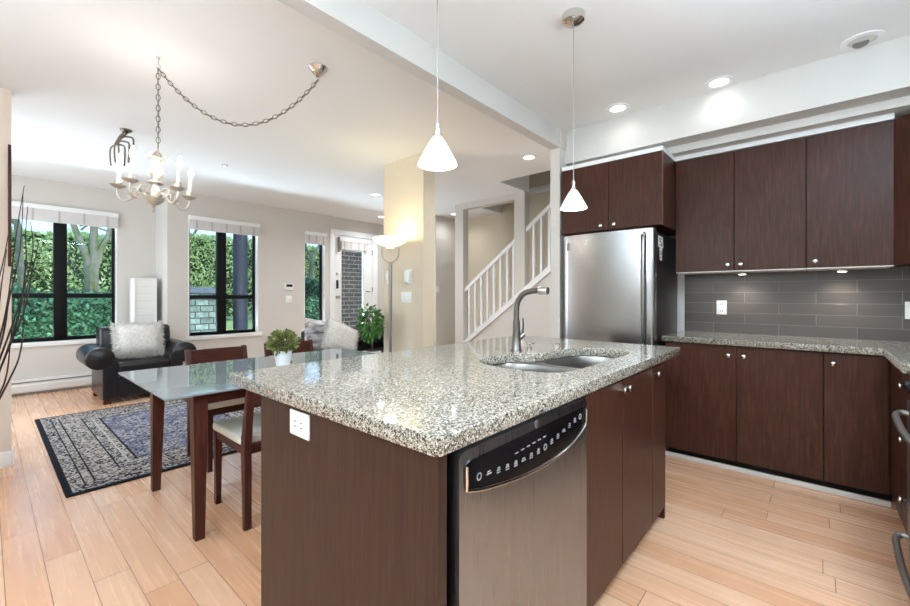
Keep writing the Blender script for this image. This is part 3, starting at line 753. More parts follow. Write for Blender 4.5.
# sink
t = thing('kitchen_sink', 'double bowl stainless sink set into the island granite', 'sink', (1.9, .98, .68))
def ring(pts, z, cx, cy, s): return [(cx + (p.x - cx) * s, cy + (p.y - cy) * s, z) for p in pts]
bowlL = catmull([Vector((*p, 0)) for p in [(1.455, .97), (1.463, .845), (1.515, .765), (1.62, .742), (1.76, .744), (1.85, .78), (1.868, .9), (1.868, 1.08), (1.83, 1.20), (1.72, 1.246), (1.575, 1.23), (1.492, 1.155), (1.46, 1.06)]], True, 5)
bowlR = catmull([Vector((*p, 0)) for p in [(1.90, .93), (1.905, .80), (1.96, .748), (2.1, .739), (2.22, .740), (2.32, .762), (2.367, .83), (2.372, .95), (2.315, 1.055), (2.16, 1.10), (2.02, 1.108), (1.935, 1.08), (1.905, 1.02)]], True, 5)
for pts, dep, cx, cy in ((bowlL, .20, 1.66, .99), (bowlR, .17, 2.13, .92)):
    z0 = .8695
    rs = [ring(pts, z0, cx, cy, 1.0), ring(pts, z0 - .006, cx, cy, .985), ring(pts, z0 - .05, cx, cy, .975), ring(pts, z0 - dep + .04, cx, cy, .95), ring(pts, z0 - dep + .012, cx, cy, .9), ring(pts, z0 - dep, cx, cy, .8), ring(pts, z0 - dep - .004, cx, cy, .12)]
    o = MB().loft(rs[::-1], False).build('sink_bowl', M['sinksteel'], t, 60)
    sm = o.modifiers.new('wall', 'SOLIDIFY'); sm.thickness = .0015; sm.offset = 0
    MB().lathe([(.0, 0), (.045, 0), (.05, .004), (.03, .004), (.0, .002)], (cx, cy, z0 - dep - .003)).build('drain', M['chrome'], o)
fl = filled([[(1.44, .732), (2.39, .732), (2.39, 1.12), (1.95, 1.16), (1.88, 1.26), (1.44, 1.26)], [(p.x, p.y) for p in bowlL], [(p.x, p.y) for p in bowlR]], .8665, .8695)
MB().merge(fl).build('sink_flange', M['sinksteel'], t)
# faucet
fx, fy = 1.975, 1.272
t = thing('kitchen_faucet', 'brushed steel pull-out faucet arching over the island sink', 'faucet', (fx, fy, .914))
MB().lathe([(.03, 0), (.03, .004), (.026, .01), (.022, .09), (.0195, .15), (.0185, .17)], (fx, fy, .914)).build('faucet_base', M['faucet'], t)
MB().tube(catmull([(fx, fy, 1.08), (fx, fy, 1.14), (fx, fy - .01, 1.19), (fx, fy - .045, 1.232), (fx, fy - .10, 1.247), (fx, fy - .145, 1.25)], k=6), .0155, 14).build('spout', M['faucet'], t)
hd = MB().lathe([(.017, 0), (.0225, .006), (.0225, .05), (.02, .056), (0, .057)], Mx=Matrix.Translation((fx, fy - .14, 1.25)) @ Matrix.Rotation(R(93), 4, 'X')).build('spray_head', M['chrome'], t)
h = MB(); h.tube([(fx, fy, .965), (fx + .028, fy - .012, .99), (fx + .045, fy - .02, 1.005)], [.014, .015, .013], 12); h.tube([(fx + .036, fy - .015, 1.0), (fx + .040, fy - .02, 1.05), (fx + .034, fy - .02, 1.095)], [.007, .005, .0035], 8)
h.build('lever', M['faucet'], t)
t = tag(MB().lathe([(.02, 0), (.02, .01), (.01, .014), (.01, .026), (.016, .028), (.015, .034), (0, .036)], (2.09, 1.262, .914)).tube([(2.09, 1.262, .944), (2.09, 1.232, .946), (2.09, 1.222, .94)], .005, 8).build('soap_dispenser', M['chrome']), 'short chrome soap dispenser right beside the faucet', 'soap dispenser')
t = tag(MB().lathe([(.021, 0), (.021, .008), (.014, .012), (.014, .02), (0, .022)], (2.30, 1.19, .914)).build('air_gap_cap', M['chrome']), 'low round chrome cap on the granite behind the right sink bowl', 'sink cap')

# ------------------------------------------------------------------ dishwasher
t = thing('dishwasher', 'stainless steel dishwasher with black curved control panel under the island top', 'dishwasher', (1.04, .95, 0))
MB().box(.70, 1.395, .655, 1.22, .06, .864).build('dishwasher_tub', M['black'], t, 0)
yf = .607
dpoly = [(.707, .095), (1.392, .095), (1.392, .862), (1.382, .864), (.73, .864), (.712, .858), (.707, .845)]
dr = MB().prism(dpoly, 'Y', yf, .65); bm_ = dr.bm
dr = dr.build('dishwasher_door', M['steel_dw'], t, 30)
pp = [(.727, .778), (.783, .762), (.888, .744), (.97, .7335), (1.056, .728), (1.13, .728), (1.192, .731), (1.25, .738), (1.299, .749), (1.345, .765), (1.374, .784), (1.374, .838), (.745, .838), (.732, .834), (.727, .826)]
pn = MB().prism(pp, 'Y', yf - .003, yf + .0).build('control_panel', M['panelblack'], t, 0)
lip = catmull([Vector((p[0], yf - .006, p[1] - .004)) for p in pp[:11]], k=3)
MB().tube([(.727, yf - .006, .83)] + [tuple(p) for p in lip] + [(1.376, yf - .006, .83)], .0035, 8).build('panel_lip', M['chrome'], t)
ic = MB()
def icon(x, z, kind):
    y0, y1 = yf - .0045, yf - .0028
    if kind == 0:
        for dz in (-.004, .002): ic.box(x - .0075, x + .0075, y0, y1, z + dz - .001, z + dz + .001)
        ic.box(x - .005, x + .006, y0, y1, z + .006, z + .0085)
    elif kind == 1:
        for i in range(12):
            a = i * PI / 6; ic.box(x + .008 * math.cos(a) - .0014, x + .008 * math.cos(a) + .0014, y0, y1, z + .008 * math.sin(a) - .0014, z + .008 * math.sin(a) + .0014)
    else:
        ic.box(x - .010, x + .010, y0, y1, z - .001, z + .001); ic.box(x - .006, x + .006, y0, y1, z + .005, z + .007); ic.box(x - .007, x - .005, y0, y1, z - .001, z + .006)
N_ = 15
for i in range(N_):
    u = i / (N_ - 1); x = .775 + .555 * u
    z = .800 - .035 * math.sin(PI * min(1, u * .95 + .08)) + .012 * u
    icon(x, z, [1, 2, 0, 0, 0, 2, 0, 0, 1, 0, 0, 2, 0, 0, 1][i])
for i in range(6): ic.box(.93 + i * .03, .945 + i * .03, yf - .0045, yf - .0028, .80 + .001 * i, .802 + .001 * i)
ic.build('button_marks', M['icons'], pn, 0)
MB().lathe([(.011, 0), (.011, .0015), (.009, .002), (0, .002)], Mx=Matrix.Translation((1.05, yf, .851)) @ Matrix.Rotation(R(90), 4, 'X')).build('maker_badge', M['grey_metal'], t)

# ------------------------------------------------------------------ outlets, switches
def outlet(label, c, face, w=.072, h=.115, two=True, cat='power outlet', name='power_outlet'):
    """face: '-X' or '-Y' """
    t = thing(name, label, cat, c)
    def bx(w0, w1, z0, z1, dpt, nm, m, bev=.0):
        x, y, z = c
        if face == '-X': return MB().box(x - dpt, x, y + w0, y + w1, z + z0, z + z1, bev).build(nm, m, t)
        return MB().box(x + w0, x + w1, y - dpt, y, z + z0, z + z1, bev).build(nm, m, t)
    bx(-w / 2, w / 2, -h / 2, h / 2, .006, 'cover_plate', M['white_plastic'], .002)
    return t, bx
t, bx = outlet('white double outlet on the dark end panel of the island', (.66, 1.228, .815), '-X', .118, .078)
bx(-.035, .035, -.018, .018, .008, 'socket_face', M['trim'])
sl = MB()
for yy in (1.208, 1.248):
    for dz in (-.008, .008): sl.box(.6505, .6525, yy - .004, yy + .004, .815 + dz - .0015, .815 + dz + .0015)
sl.build('socket_slots', M['dark_plastic'], t, 0)
for lab, yy in (('white outlet on the grey tiles near the refrigerator', .597), ('white outlet on the grey tiles at the far right', -.475)):
    t, bx = outlet(lab, (4.042, yy, 1.125), '-X')
    for dz in (-.028, .028): bx(-.017, .017, dz - .018, dz + .018, .008, 'socket_face', M['trim'])
    sl = MB()
    for dz in (-.028, .028):
        for dy in (-.006, .006): sl.box(4.032, 4.0345, yy + dy - .0015, yy + dy + .0015, 1.125 + dz - .006, 1.125 + dz + .006)
    sl.build('socket_slots', M['dark_plastic'], t, 0)
t, bx = outlet('small white wall control on the left edge of the column face', (2.975, 3.585, 1.43), '-X', .075, .14, cat='wall control', name='wall_control'); bx(-.024, .024, -.03, .045, .03, 'control_cover', M['white_plastic'], .004)
t, bx = outlet('white doorbell chime box on the column above the switch plate', (2.975, 3.255, 1.425), '-X', .09, .15, cat='chime', name='door_chime'); bx(-.038, .038, -.06, .06, .04, 'chime_cover', M['white_plastic'], .006)
t, bx = outlet('wide white switch plate on the column face beside the floor lamp', (2.975, 3.30, 1.205), '-X', .165, .115, cat='light switch', name='light_switch')
for dy in (-.05, 0, .05): bx(dy - .016, dy + .016, -.032, .032, .009, 'rocker', M['trim'], .002)
t, bx = outlet('white switch on the hall wall between the column and the stairs', (5.50, 5.25, 1.345), '-Y', .08, .12, cat='light switch', name='light_switch'); bx(-.016, .016, -.032, .032, .009, 'rocker', M['trim'], .002)
t, bx = outlet('white thermostat with dark display between the windows', (3.43, YF, 1.375), '-Y', .15, .12, cat='thermostat', name='thermostat')
bx(-.07, .07, -.055, .055, .022, 'thermostat_case', M['white_plastic'], .004); bx(-.055, .055, .0, .045, .0235, 'display', M['dark_plastic'])
t, bx = outlet('white switch plate directly under the thermostat', (3.43, YF, 1.165), '-Y', .105, .12, cat='light switch', name='light_switch'); bx(-.03, .03, -.032, .032, .009, 'rocker', M['trim'], .002)

# ------------------------------------------------------------------ staircase
t = thing('staircase', 'white staircase rising to the right behind the framed wall opening', 'stairs', (5.6, 4.3, 0))
TR, RI = .25, .1875
for i in range(16):
    y = 4.80 - i * TR
    if y - TR < 1.85: break
    MB().box(5.137, 6.118, y - TR - .02, y, RI * i + .0, RI * (i + 1), .003, 1).build('step', M['seatpad'] if False else M['trim'], t)
sl = .75
zs = lambda y: .483 + (4.24 - y) * sl           # top of stringer
b = MB(); y0, y1 = 4.80, 1.82
b.prism([(y0, max(.0, zs(y0) - .115)), (y0, zs(y0)), (y1, zs(y1)), (y1, zs(y1) - .115)], 'X', 5.0, 5.16); b.build('stringer', M['trim'], t, 0)
b = MB()
for a, c in ((4.226, 3.274), (3.096, 1.82)):
    b.prism([(a, zs(a) + .79), (a, zs(a) + .855), (c, zs(c) + .855), (c, zs(c) + .79)], 'X', 5.055, 5.11)
b.build('handrail', M['trim'], t, 0)
ys_ = [4.15, 4.03, 3.91, 3.79, 3.67, 3.55, 3.43, 3.32] + [2.985, 2.865, 2.745, 2.625, 2.505, 2.385, 2.265, 2.145, 2.025]
for y in ys_:
    MB().prism([(y - .016, zs(y - .016) - .01), (y + .016, zs(y + .016) - .01), (y + .016, zs(y) + .80), (y - .016, zs(y) + .81)], 'X', 5.066, 5.098).build('baluster', M['trim'], t, 0)

# ------------------------------------------------------------------ ceiling fixtures
def downlight(label, x, y, lit=True, energy=9, z=CZ, first=None):
    t = thing('recessed_light', label, 'ceiling light', (x, y, z), 'recessed ceiling lights')
    MB().lathe([(.052, .0), (.062, -.009), (.085, -.006), (.088, 0)], (x, y, z), 28).build('trim_ring', M['trim'], t)
    MB().lathe([(0, -.0025), (.052, -.0025), (.052, 0)], (x, y, z), 24).build('lens', M['led'], t)
    l = add_light('downlight', 'SPOT', (x, y, z - .03), energy, (.92, .96, 1), .05, spot=R(165), blend=.9)
    return t
downlight('lit recessed light in the kitchen ceiling, nearer the refrigerator', 3.29, 1.18, energy=1.2)
downlight('lit recessed light in the kitchen ceiling, middle of three along the bulkhead', 3.35, .51, energy=1.1)
downlight('lit recessed light in the ceiling before the stair opening', 3.83, 2.31, energy=38)
downlight('lit recessed light in the ceiling just left of the column top', 3.77, 4.84, energy=52)
downlight('lit recessed light farther back near the entry door', 4.89, 6.12, energy=34)
downlight('lit recessed light in the hall ceiling left of the stair frame', 5.60, 4.92, energy=8)
t = thing('recessed_light', 'unlit tilted recessed eyeball light at the right of the kitchen ceiling', 'ceiling light', (3.35, -.195, CZ))
MB().lathe([(.06, .0), (.065, -.008), (.095, -.006), (.098, 0)], (3.35, -.195, CZ), 28).build('trim_ring', M['trim'], t)
MB().lathe([(0, -.012), (.045, -.012), (.062, -.004), (.062, 0)], (3.35, -.195, CZ), 28).build('eyeball', M['wall_white'], t)
MB().lathe([(0, 0), (.036, 0), (.036, .003), (0, .003)], Mx=Matrix.Translation((3.357, -.19, CZ - .0165)) @ Matrix.Rotation(R(12), 4, 'Y')).build('dark_opening', M['heater_slot'], t)
# under-cabinet pucks
for lab, y in (('small round light under the upper cabinet near the fridge', .44), ('small round light under the single-door upper cabinet', -.13)):
    t = thing('puck_light', lab, 'cabinet light', (3.90, y, 1.40))
    MB().lathe([(0, -.012), (.03, -.012), (.034, -.008), (.034, .0045)], (3.90, y, 1.40), 20).build('puck_housing', M['chrome'], t)
    MB().lathe([(0, -.014), (.024, -.014), (.024, -.011), (0, -.011)], (3.90, y, 1.40), 20).build('puck_lens', M['led'], t)
    add_light('puck_lamp', 'SPOT', (3.93, y, 1.38), 4.5, (1, .95, .88), .02, rot=(0, R(8), 0), spot=R(140), blend=.9)

# pendants
def pendant(x, y, label):
    t = thing('pendant_lamp', label, 'pendant lamp', (x, y, CZ), 'glass pendant lamps over the island')
    zb = 1.68
    MB().lathe([(.03, -.05), (.055, -.035), (.06, 0)], (x, y, CZ), 28).build('canopy', M['chrome'], t)
    MB().tube([(x, y, CZ - .05), (x, y, zb + .15)], .0022, 6).build('cord', M['nickel'], t)
    MB().lathe([(.012, .095), (.014, .108), (.009, .112), (.009, .14), (.004, .15), (0, .15)], (x, y, zb), 16).build('socket_cap', M['chrome'], t)
    MB().lathe([(.064, .004), (.0685, .0), (.068, .008), (.052, .038), (.03, .078), (.016, .098), (.012, .10), (.014, .092), (.028, .072), (.05, .034)], (x, y, zb), 32).build('lamp_shade', M['shadeglass'], t, 60)
    add_light('pendant_bulb', 'POINT', (x, y, zb - .02), 4.5, (.95, .97, 1), .03)
pendant(1.05, 1.003, 'white glass cone pendant hanging over the near middle of the island')
pendant(2.048, .965, 'small bright cone pendant hanging in front of the fridge cabinet doors')

# torchiere
lx, ly = 2.75, 3.295
t = thing('floor_lamp', 'tall grey torchiere floor lamp with white glass bowl before the column', 'floor lamp', (lx, ly, 0))
MB().lathe([(0, 0), (.14, 0), (.14, .015), (.03, .03), (.014, .05)], (lx, ly, 0)).build('lamp_base', M['black'], t)
MB().lathe([(.014, .04), (.016, .6), (.018, 1.2), (.02, 1.56), (.012, 1.565), (0, 1.565)], (lx, ly, 0), 14).build('pole', M['grey_metal'], t)
ang = Vector((.659, -.752, 0))
hoop = [Vector((lx, ly, 1.66)) + ang * (.087 * math.cos(a)) + Vector((0, 0, .095 * math.sin(a))) for a in [PI + PI * k / 16 for k in range(17)]]
MB().tube([hoop[0] + Vector((0, 0, .06))] + hoop + [hoop[-1] + Vector((0, 0, .06))], .0055, 8).build('hoop_bracket', M['nickel'], t)
MB().lathe([(.05, 1.735), (.10, 1.738), (.15, 1.765), (.176, 1.80), (.182, 1.815), (.177, 1.815), (.15, 1.775), (.10, 1.748), (.05, 1.743)], (lx, ly, 0), 36).build('lamp_shade', M['shadeglass2'], t, 60)
MB().lathe([(0, 1.705), (.04, 1.708), (.055, 1.735), (0, 1.74)], (lx, ly, 0), 20).build('bowl_cup', M['shadeglass2'], t)
add_light('torchiere_bulb', 'POINT', (lx, ly, 1.86), 2.8, (1, .86, .52), .06)

# swag chain + chandelier
def chain(pts, link=.04, wire=.0025):
    c = [Vector(p) for p in pts]; L = [0]
    for a, b in zip(c, c[1:]): L.append(L[-1] + (b - a).length)
    def at(s):
        for i in range(len(L) - 1):
            if L[i + 1] >= s: return c[i].lerp(c[i + 1], (s - L[i]) / max(1e-6, L[i + 1] - L[i]))
        return c[-1]
    mb = MB(); n = int(L[-1] / (link * .8))
    for k in range(n):
        s0 = k * L[-1] / n; p = at(s0 + L[-1] / n / 2); t_ = (at(s0 + L[-1] / n) - at(s0)).normalized()
        side = t_.cross(Vector((.3, .8, .5))).normalized(); up_ = t_.cross(side)
        s_ = side if k % 2 else up_
        ring_ = [p + t_ * (link / 2 * math.cos(a)) + s_ * (link * .27 * math.sin(a)) for a in [2 * PI * j / 10 for j in range(11)]]
        mb.tube(ring_, wire, 5, False)
    return mb
hx, hy = .711, 3.069
cx_, cy_ = 1.43, 2.435
cpt = Vector((cx_, cy_, CZ - .075)); hk = Vector((hx, hy, CZ - .07))
sag = []
for k in range(25):
    u = k / 24; p = hk.lerp(cpt, u); p.z -= .52 * (1 - (2 * u - 1) ** 2) * .62 + .0 ; sag.append(p)
t = thing('chandelier', 'antique silver candle chandelier hung on a swagged chain above the table', 'chandelier', (hx, hy, CZ))
MB().lathe([(.004, -.062), (.012, -.06), (.05, -.02), (.062, -.004), (.062, 0)], (cx_, cy_, CZ), 28).build('ceiling_canopy', M['chrome'], t)
hkm = MB(); hkm.lathe([(.012, 0), (.01, -.012), (.004, -.02)][::-1], (hx, hy, CZ)); hkm.tube([(hx, hy, CZ - .015), (hx, hy, CZ - .045), (hx + .012, hy - .01, CZ - .058), (hx + .004, hy, CZ - .072), (hx - .01, hy + .006, CZ - .06)], .003, 6)
hkm.build('ceiling_hook', M['antique'], t)
chain(sag).build('swag_chain', M['chainmetal'], t)
zt = 2.135
chain([(hx, hy, CZ - .07), (hx, hy, zt)]).build('hanging_chain', M['chainmetal'], t)
MB().tube([tuple(p + Vector((.004, 0, -.004))) for p in sag[::-1]] + [(hx, hy, CZ - .1), (hx + .004, hy, 2.3), (hx, hy, zt)], .0022, 5).build('power_cord', M['grey_metal'], t)
rt = Vector((.974, -.226, 0)); fw_ = Vector((.226, .974, 0))
tilt = Matrix.Translation((hx, hy, zt)) @ Matrix.Rotation(R(3.5), 4, fw_) @ Matrix.Translation((-hx, -hy, -zt))
# body: column with baluster profile and scroll crown
body = MB(); body.lathe([(0, 1.735), (.006, 1.738), (.011, 1.75), (.006, 1.765), (.012, 1.778), (.03, 1.79), (.052, 1.812), (.054, 1.822), (.034, 1.83), (.028, 1.842), (.03, 1.868), (.02, 1.88), (.018, 1.905), (.042, 1.915), (.042, 1.925),
                         (.022, 1.932), (.028, 1.96), (.034, 2.0), (.028, 2.03), (.032, 2.05), (.02, 2.065), (.026, 2.08), (.014, 2.10), (.006, 2.12), (.004, 2.14)], (hx, hy, 0), 20)
body.xf(tilt); body.build('chandelier_body', M['antique'], t)
sc2 = MB()
for k in range(5):
    a = 2 * PI * k / 5 + .3; dd = rt * math.cos(a) + fw_ * math.sin(a); c = Vector((hx, hy, 0))
    sc2.tube(catmull([c + dd * .012 + Vector((0, 0, 2.11)), c + dd * .03 + Vector((0, 0, 2.085)), c + dd * .05 + Vector((0, 0, 2.07)), c + dd * .058 + Vector((0, 0, 2.085)), c + dd * .046 + Vector((0, 0, 2.09))], k=4), .0045, 6)
    sc2.tube(catmull([c + dd * .02 + Vector((0, 0, 1.94)), c + dd * .036 + Vector((0, 0, 1.97)), c + dd * .03 + Vector((0, 0, 2.01)), c + dd * .02 + Vector((0, 0, 2.03))], k=4), .004, 6)
sc2.xf(tilt); sc2.build('scroll_ornament', M['antique'], t)
for k in range(5):
    a = R(90 + 72 * k); dd = rt * math.cos(a) + fw_ * math.sin(a); c = Vector((hx, hy, 0)); V = lambda r, z: c + dd * r + Vector((0, 0, z))
    arm = MB(); arm.tube(catmull([V(.03, 1.815), V(.06, 1.845), V(.09, 1.835), V(.125, 1.80), V(.155, 1.785), V(.182, 1.80), V(.194, 1.835), V(.195, 1.86)], k=5), .0062, 8)
    arm.tube(catmull([V(.06, 1.85), V(.09, 1.875), V(.12, 1.865), V(.118, 1.84), V(.10, 1.842)], k=4), .0042, 6)
    arm.tube(catmull([V(.10, 1.825), V(.128, 1.838), V(.14, 1.82), V(.13, 1.808)], k=4), .0036, 6)
    arm.xf(tilt); ao = arm.build('arm', M['antique'], t)
    p = V(.19, 0)
    cup = MB().lathe([(.008, 1.855), (.03, 1.868), (.04, 1.876), (.041, 1.88), (.022, 1.878), (.017, 1.885), (.02, 1.905), (.018, 1.91)], (p.x, p.y, 0), 20); cup.xf(tilt); cup.build('candle_cup', M['antique'], ao)
    cn = MB().lathe([(.0102, 1.905), (.0102, 2.0), (.007, 2.004)], (p.x, p.y, 0), 14); cn.xf(tilt); cn.build('candle_sleeve', M['candle'], ao)
    bl = MB().lathe([(.007, 2.0), (.014, 2.018), (.0155, 2.03), (.011, 2.052), (.004, 2.07), (0, 2.076)], (p.x, p.y, 0), 14); bl.xf(tilt); bl.build('candle_bulb', M['bulb'], ao)
    q = tilt @ Vector((p.x, p.y, 2.035)); add_light('candle_bulb_light', 'POINT', q, 8.5, (1, .98, .95), .016)

# second, dark metal ceiling fixture
mx_, my_ = .835, 4.63
t = thing('ceiling_light', 'small dark metal ceiling fixture with drooping arms behind the chandelier', 'ceiling light', (mx_, my_, CZ))
b = MB(); b.lathe([(.03, -.02), (.045, -.006), (.045, 0)], (mx_, my_, CZ)); b.tube([(mx_, my_, CZ - .02), (mx_ - .03, my_ + .04, CZ - .06), (mx_ - .06, my_ + .07, CZ - .13)], [.018, .016, .014], 10)
b.build('mounting_arm', M['chainmetal'], t)
for k, (ox, oy, oz, ln) in enumerate(((-.01, .01, -.06, .17), (-.035, .04, -.10, .19), (-.06, .07, -.13, .19))):
    x, y, z = mx_ + ox, my_ + oy, CZ + oz
    b = MB(); b.tube(catmull([(x, y, z), (x + .05, y - .04, z - .01), (x + .055, y - .05, z - .08), (x + .05, y - .05, z - ln)], k=5), .007, 8); b.tube(catmull([(x, y, z), (x - .03, y + .03, z - .03), (x - .035, y + .035, z - .10), (x - .03, y + .03, z - ln)], k=5), .006, 8)
    b.build('drooping_arm', M['chainmetal'], t)
t = tag(MB().lathe([(.012, -.02), (.03, -.012), (.03, 0)], (1.795, 5.03, CZ), 16).build('sprinkler_head', M['chrome']), 'tiny round sprinkler head in the middle of the living room ceiling', 'sprinkler')

# ------------------------------------------------------------------ living area
RX0, RX1, RY0, RY1 = .325, 2.05, 3.40, 5.76
rug = MB().box(RX0, RX1, RY0, RY1, .001, .011, .003, 1).build('area_rug', rug_mat(RX0, RX1, RY0, RY1))
tag(rug, 'dark blue and cream oriental area rug on the wood floor before the armchair', 'rug')

def pillow_mesh(w, h, th, n=14):
    b = bmesh.new(); g = {}
    for s_ in (1, -1):
        for i in range(n + 1):
            for j in range(n + 1):
                u, v = i / n * 2 - 1, j / n * 2 - 1
                edge = (i in (0, n)) or (j in (0, n))
                if edge and s_ == -1: continue
                pin = 1 - .06 * (1 - abs(u) ** 2) * (abs(v) ** 4); pin2 = 1 - .06 * (1 - abs(v) ** 2) * (abs(u) ** 4)
                zz = s_ * th / 2 * ((1 - u ** 4) * (1 - v ** 4)) ** .6 if not edge else 0
                g[(s_, i, j)] = b.verts.new((u * w / 2 * pin2, zz, v * h / 2 * pin))
    def gv(s_, i, j): return g[(s_, i, j)] if (s_, i, j) in g else g[(1, i, j)]
    for s_ in (1, -1):
        for i in range(n):
            for j in range(n):
                f = [gv(s_, i, j), gv(s_, i + 1, j), gv(s_, i + 1, j + 1), gv(s_, i, j + 1)]
                b.faces.new(f if s_ == -1 else f[::-1])
    bmesh.ops.recalc_face_normals(b, faces=b.faces[:]); return b
def fur_pillow(label, Mx, w, h, th, nh, seed, ln=.05):
    t = thing('fur_pillow', label, 'cushion', Mx.translation)
    rnd = random.Random(seed); b = pillow_mesh(w, h, th); b.faces.ensure_lookup_table()
    fur = MB(); fs = b.faces[:]
    areas = [f.calc_area() for f in fs]
    for _ in range(nh):
        f = rnd.choices(fs, areas)[0] if False else fs[int(rnd.random() * len(fs))]
        vs = [v.co for v in f.verts]; a, c = rnd.random(), rnd.random()
        p = vs[0].lerp(vs[1], a).lerp(vs[3].lerp(vs[2], a), c); nrm = f.normal.copy()
        edge = max(abs(p.x) / (w / 2), abs(p.z) / (h / 2))
        rad = Vector((p.x, 0, p.z)).normalized()
        l_ = ln * rnd.uniform(.6, 1.2) * (1.25 if edge > .85 else .8)
        dr_ = (nrm * .35 + rad * .9 + Vector((rnd.uniform(-.4, .4), rnd.uniform(-.2, .2), rnd.uniform(-.4, .3)))).normalized()
        sd = dr_.cross(Vector((rnd.uniform(-1, 1), 1, rnd.uniform(-1, 1)))).normalized() * .0026
        q = p + dr_ * l_ * .6 + nrm * .004; e = p + dr_ * l_ + Vector((0, 0, -.008))
        fur.bm.faces.new([fur.bm.verts.new(x) for x in (p - sd, p + sd, q + sd * .8, e, q - sd * .8)])
    c = MB(); c.merge(b, Mx); c.build('pillow_body', M['fur'], t, 60)
    fur.xf(Mx); fur.build('fur', M['fur'], t, 0)
    return t
def seat_unit(name, label, cat, x0, x1, y0, y1, arm_w=.26, arm_h=.645, back_h=.80, seat_h=.45, cushions=1):
    """leather seat facing -Y with rolled arms"""
    t = thing(name, label, cat, ((x0 + x1) / 2, (y0 + y1) / 2, 0))
    zf = .055; L = M['leather']
    base = MB(); base.box(x0 + .15, x1 - .15, y0 + .03, y1 - .04, zf, .31, .02, 3); base.build('seat_base', L, t, 50)
    r = .125
    for sx in (-1, 1):
        xc = x0 + r if sx < 0 else x1 - r
        a = MB()
        xa, xb = (x0 + .145, x0 + .285) if sx < 0 else (x1 - .285, x1 - .145)
        a.box(xa, xb, y0 + .002, y1 - .06, zf, .52, .018, 3)
        n = 28; rings = []
        for (yy, k) in ((y0 - .012, .90), (y0 - .004, .97), (y0 + .02, 1), (y1 - .15, 1), (y1 - .06, .92)):
            rings.append([(xc + k * (r + .008) * math.cos(2 * PI * i / n), yy, arm_h - r + .0 + k * r * math.sin(2 * PI * i / n)) for i in range(n)])
        a.loft(rings); a.build('armrest', L, t, 50)
    bk = MB(); bk.box(x0 + .2, x1 - .2, y1 - .26, y1 - .02, .28, back_h - .06, .05, 4); bk.build('backrest', L, t, 50)
    wi = (x1 - x0 - .54) / cushions
    for k in range(cushions):
        a0 = x0 + .27 + k * wi
        c = MB(); c.box(a0 + .004, a0 + wi - .004, y0 + .0, y1 - .24, .30, seat_h, .045, 4)
        for v in c.bm.verts:
            if v.co.z > .4: v.co.z += .022 * (1 - ((v.co.x - a0 - wi / 2) / (wi / 2)) ** 2)
        c.build('seat_cushion', L, t, 60)
        c = MB(); wide = .1 if cushions == 1 else .03
        c.box(a0 - wide, a0 + wi + wide, y1 - .40, y1 - .17, seat_h + .05, back_h + .01, .06, 4, Mx=Matrix.Translation((0, y1, .5)) @ Matrix.Rotation(R(-7), 4, 'X') @ Matrix.Translation((0, -y1, -.5)))
        c.build('back_cushion', L, t, 60)
    for fx_ in (x0 + .19, x1 - .19):
        for fy_ in (y0 + .06, y1 - .12):
            f = MB(); f.prism([(fx_ - .035, fy_ - .035), (fx_ + .035, fy_ - .035), (fx_ + .035, fy_ + .035), (fx_ - .035, fy_ + .035)], 'Z', 0, zf + .005); f.build('foot', M['chairwood'], t, 0)
    return t
seat_unit('leather_armchair', 'wide black leather armchair with rolled arms by the wide window', 'armchair', .725, 1.79, 5.97, 6.765)
fur_pillow('square white fur pillow sitting on the black leather armchair', Matrix.Translation((1.255, 6.28, .69)) @ Matrix.Rotation(R(-14), 4, 'X'), .46, .38, .15, 12000, 11)
seat_unit('leather_sofa', 'black leather sofa behind the dining chairs and the leafy plant', 'sofa', 2.46, 4.40, 4.25, 5.20, cushions=2, back_h=.74, arm_h=.60)
p = MB(); p.merge(pillow_mesh(.5, .46, .16), Matrix.Translation((2.90, 4.86, .69)) @ Matrix.Rotation(R(9), 4, 'Y') @ Matrix.Rotation(R(-14), 4, 'X')); tag(p.build('throw_pillow', M['pillow_silver'], None, 60), 'silver grey patterned throw pillow at the left end of the sofa', 'cushion')
fur_pillow('white fur pillow leaning on the black sofa beside the silver one', Matrix.Translation((3.0, 4.56, .675)) @ Matrix.Rotation(R(24), 4, 'Y') @ Matrix.Rotation(R(-20), 4, 'X'), .50, .40, .16, 6000, 12, .04)

# white square paper floor lamp in the corner
t = thing('paper_lamp', 'tall square white paper floor lamp in the corner behind the armchair', 'floor lamp', (1.47, 7.15, 0))
b = MB(); b.box(1.36, 1.60, 7.02, 7.27, .04, 1.455); b.build('paper_shade', M['paper'], t, 0)
b = MB()
for x in (1.36, 1.60):
    for y in (7.02, 7.27): b.box(x - .009, x + .009, y - .009, y + .009, 0, 1.47)
for z in (.05, 1.46): b.box(1.355, 1.605, 7.012, 7.026, z - .008, z + .008); b.box(1.352, 1.366, 7.015, 7.275, z - .008, z + .008)
b.build('lamp_frame', M['trim'], t, 0)
b = MB()
for k in range(1, 14): b.box(1.364, 1.596, 7.0165, 7.021, .05 + k * .1, .053 + k * .1)
b.build('paper_ribs', M['shade_fabric'], t, 0)

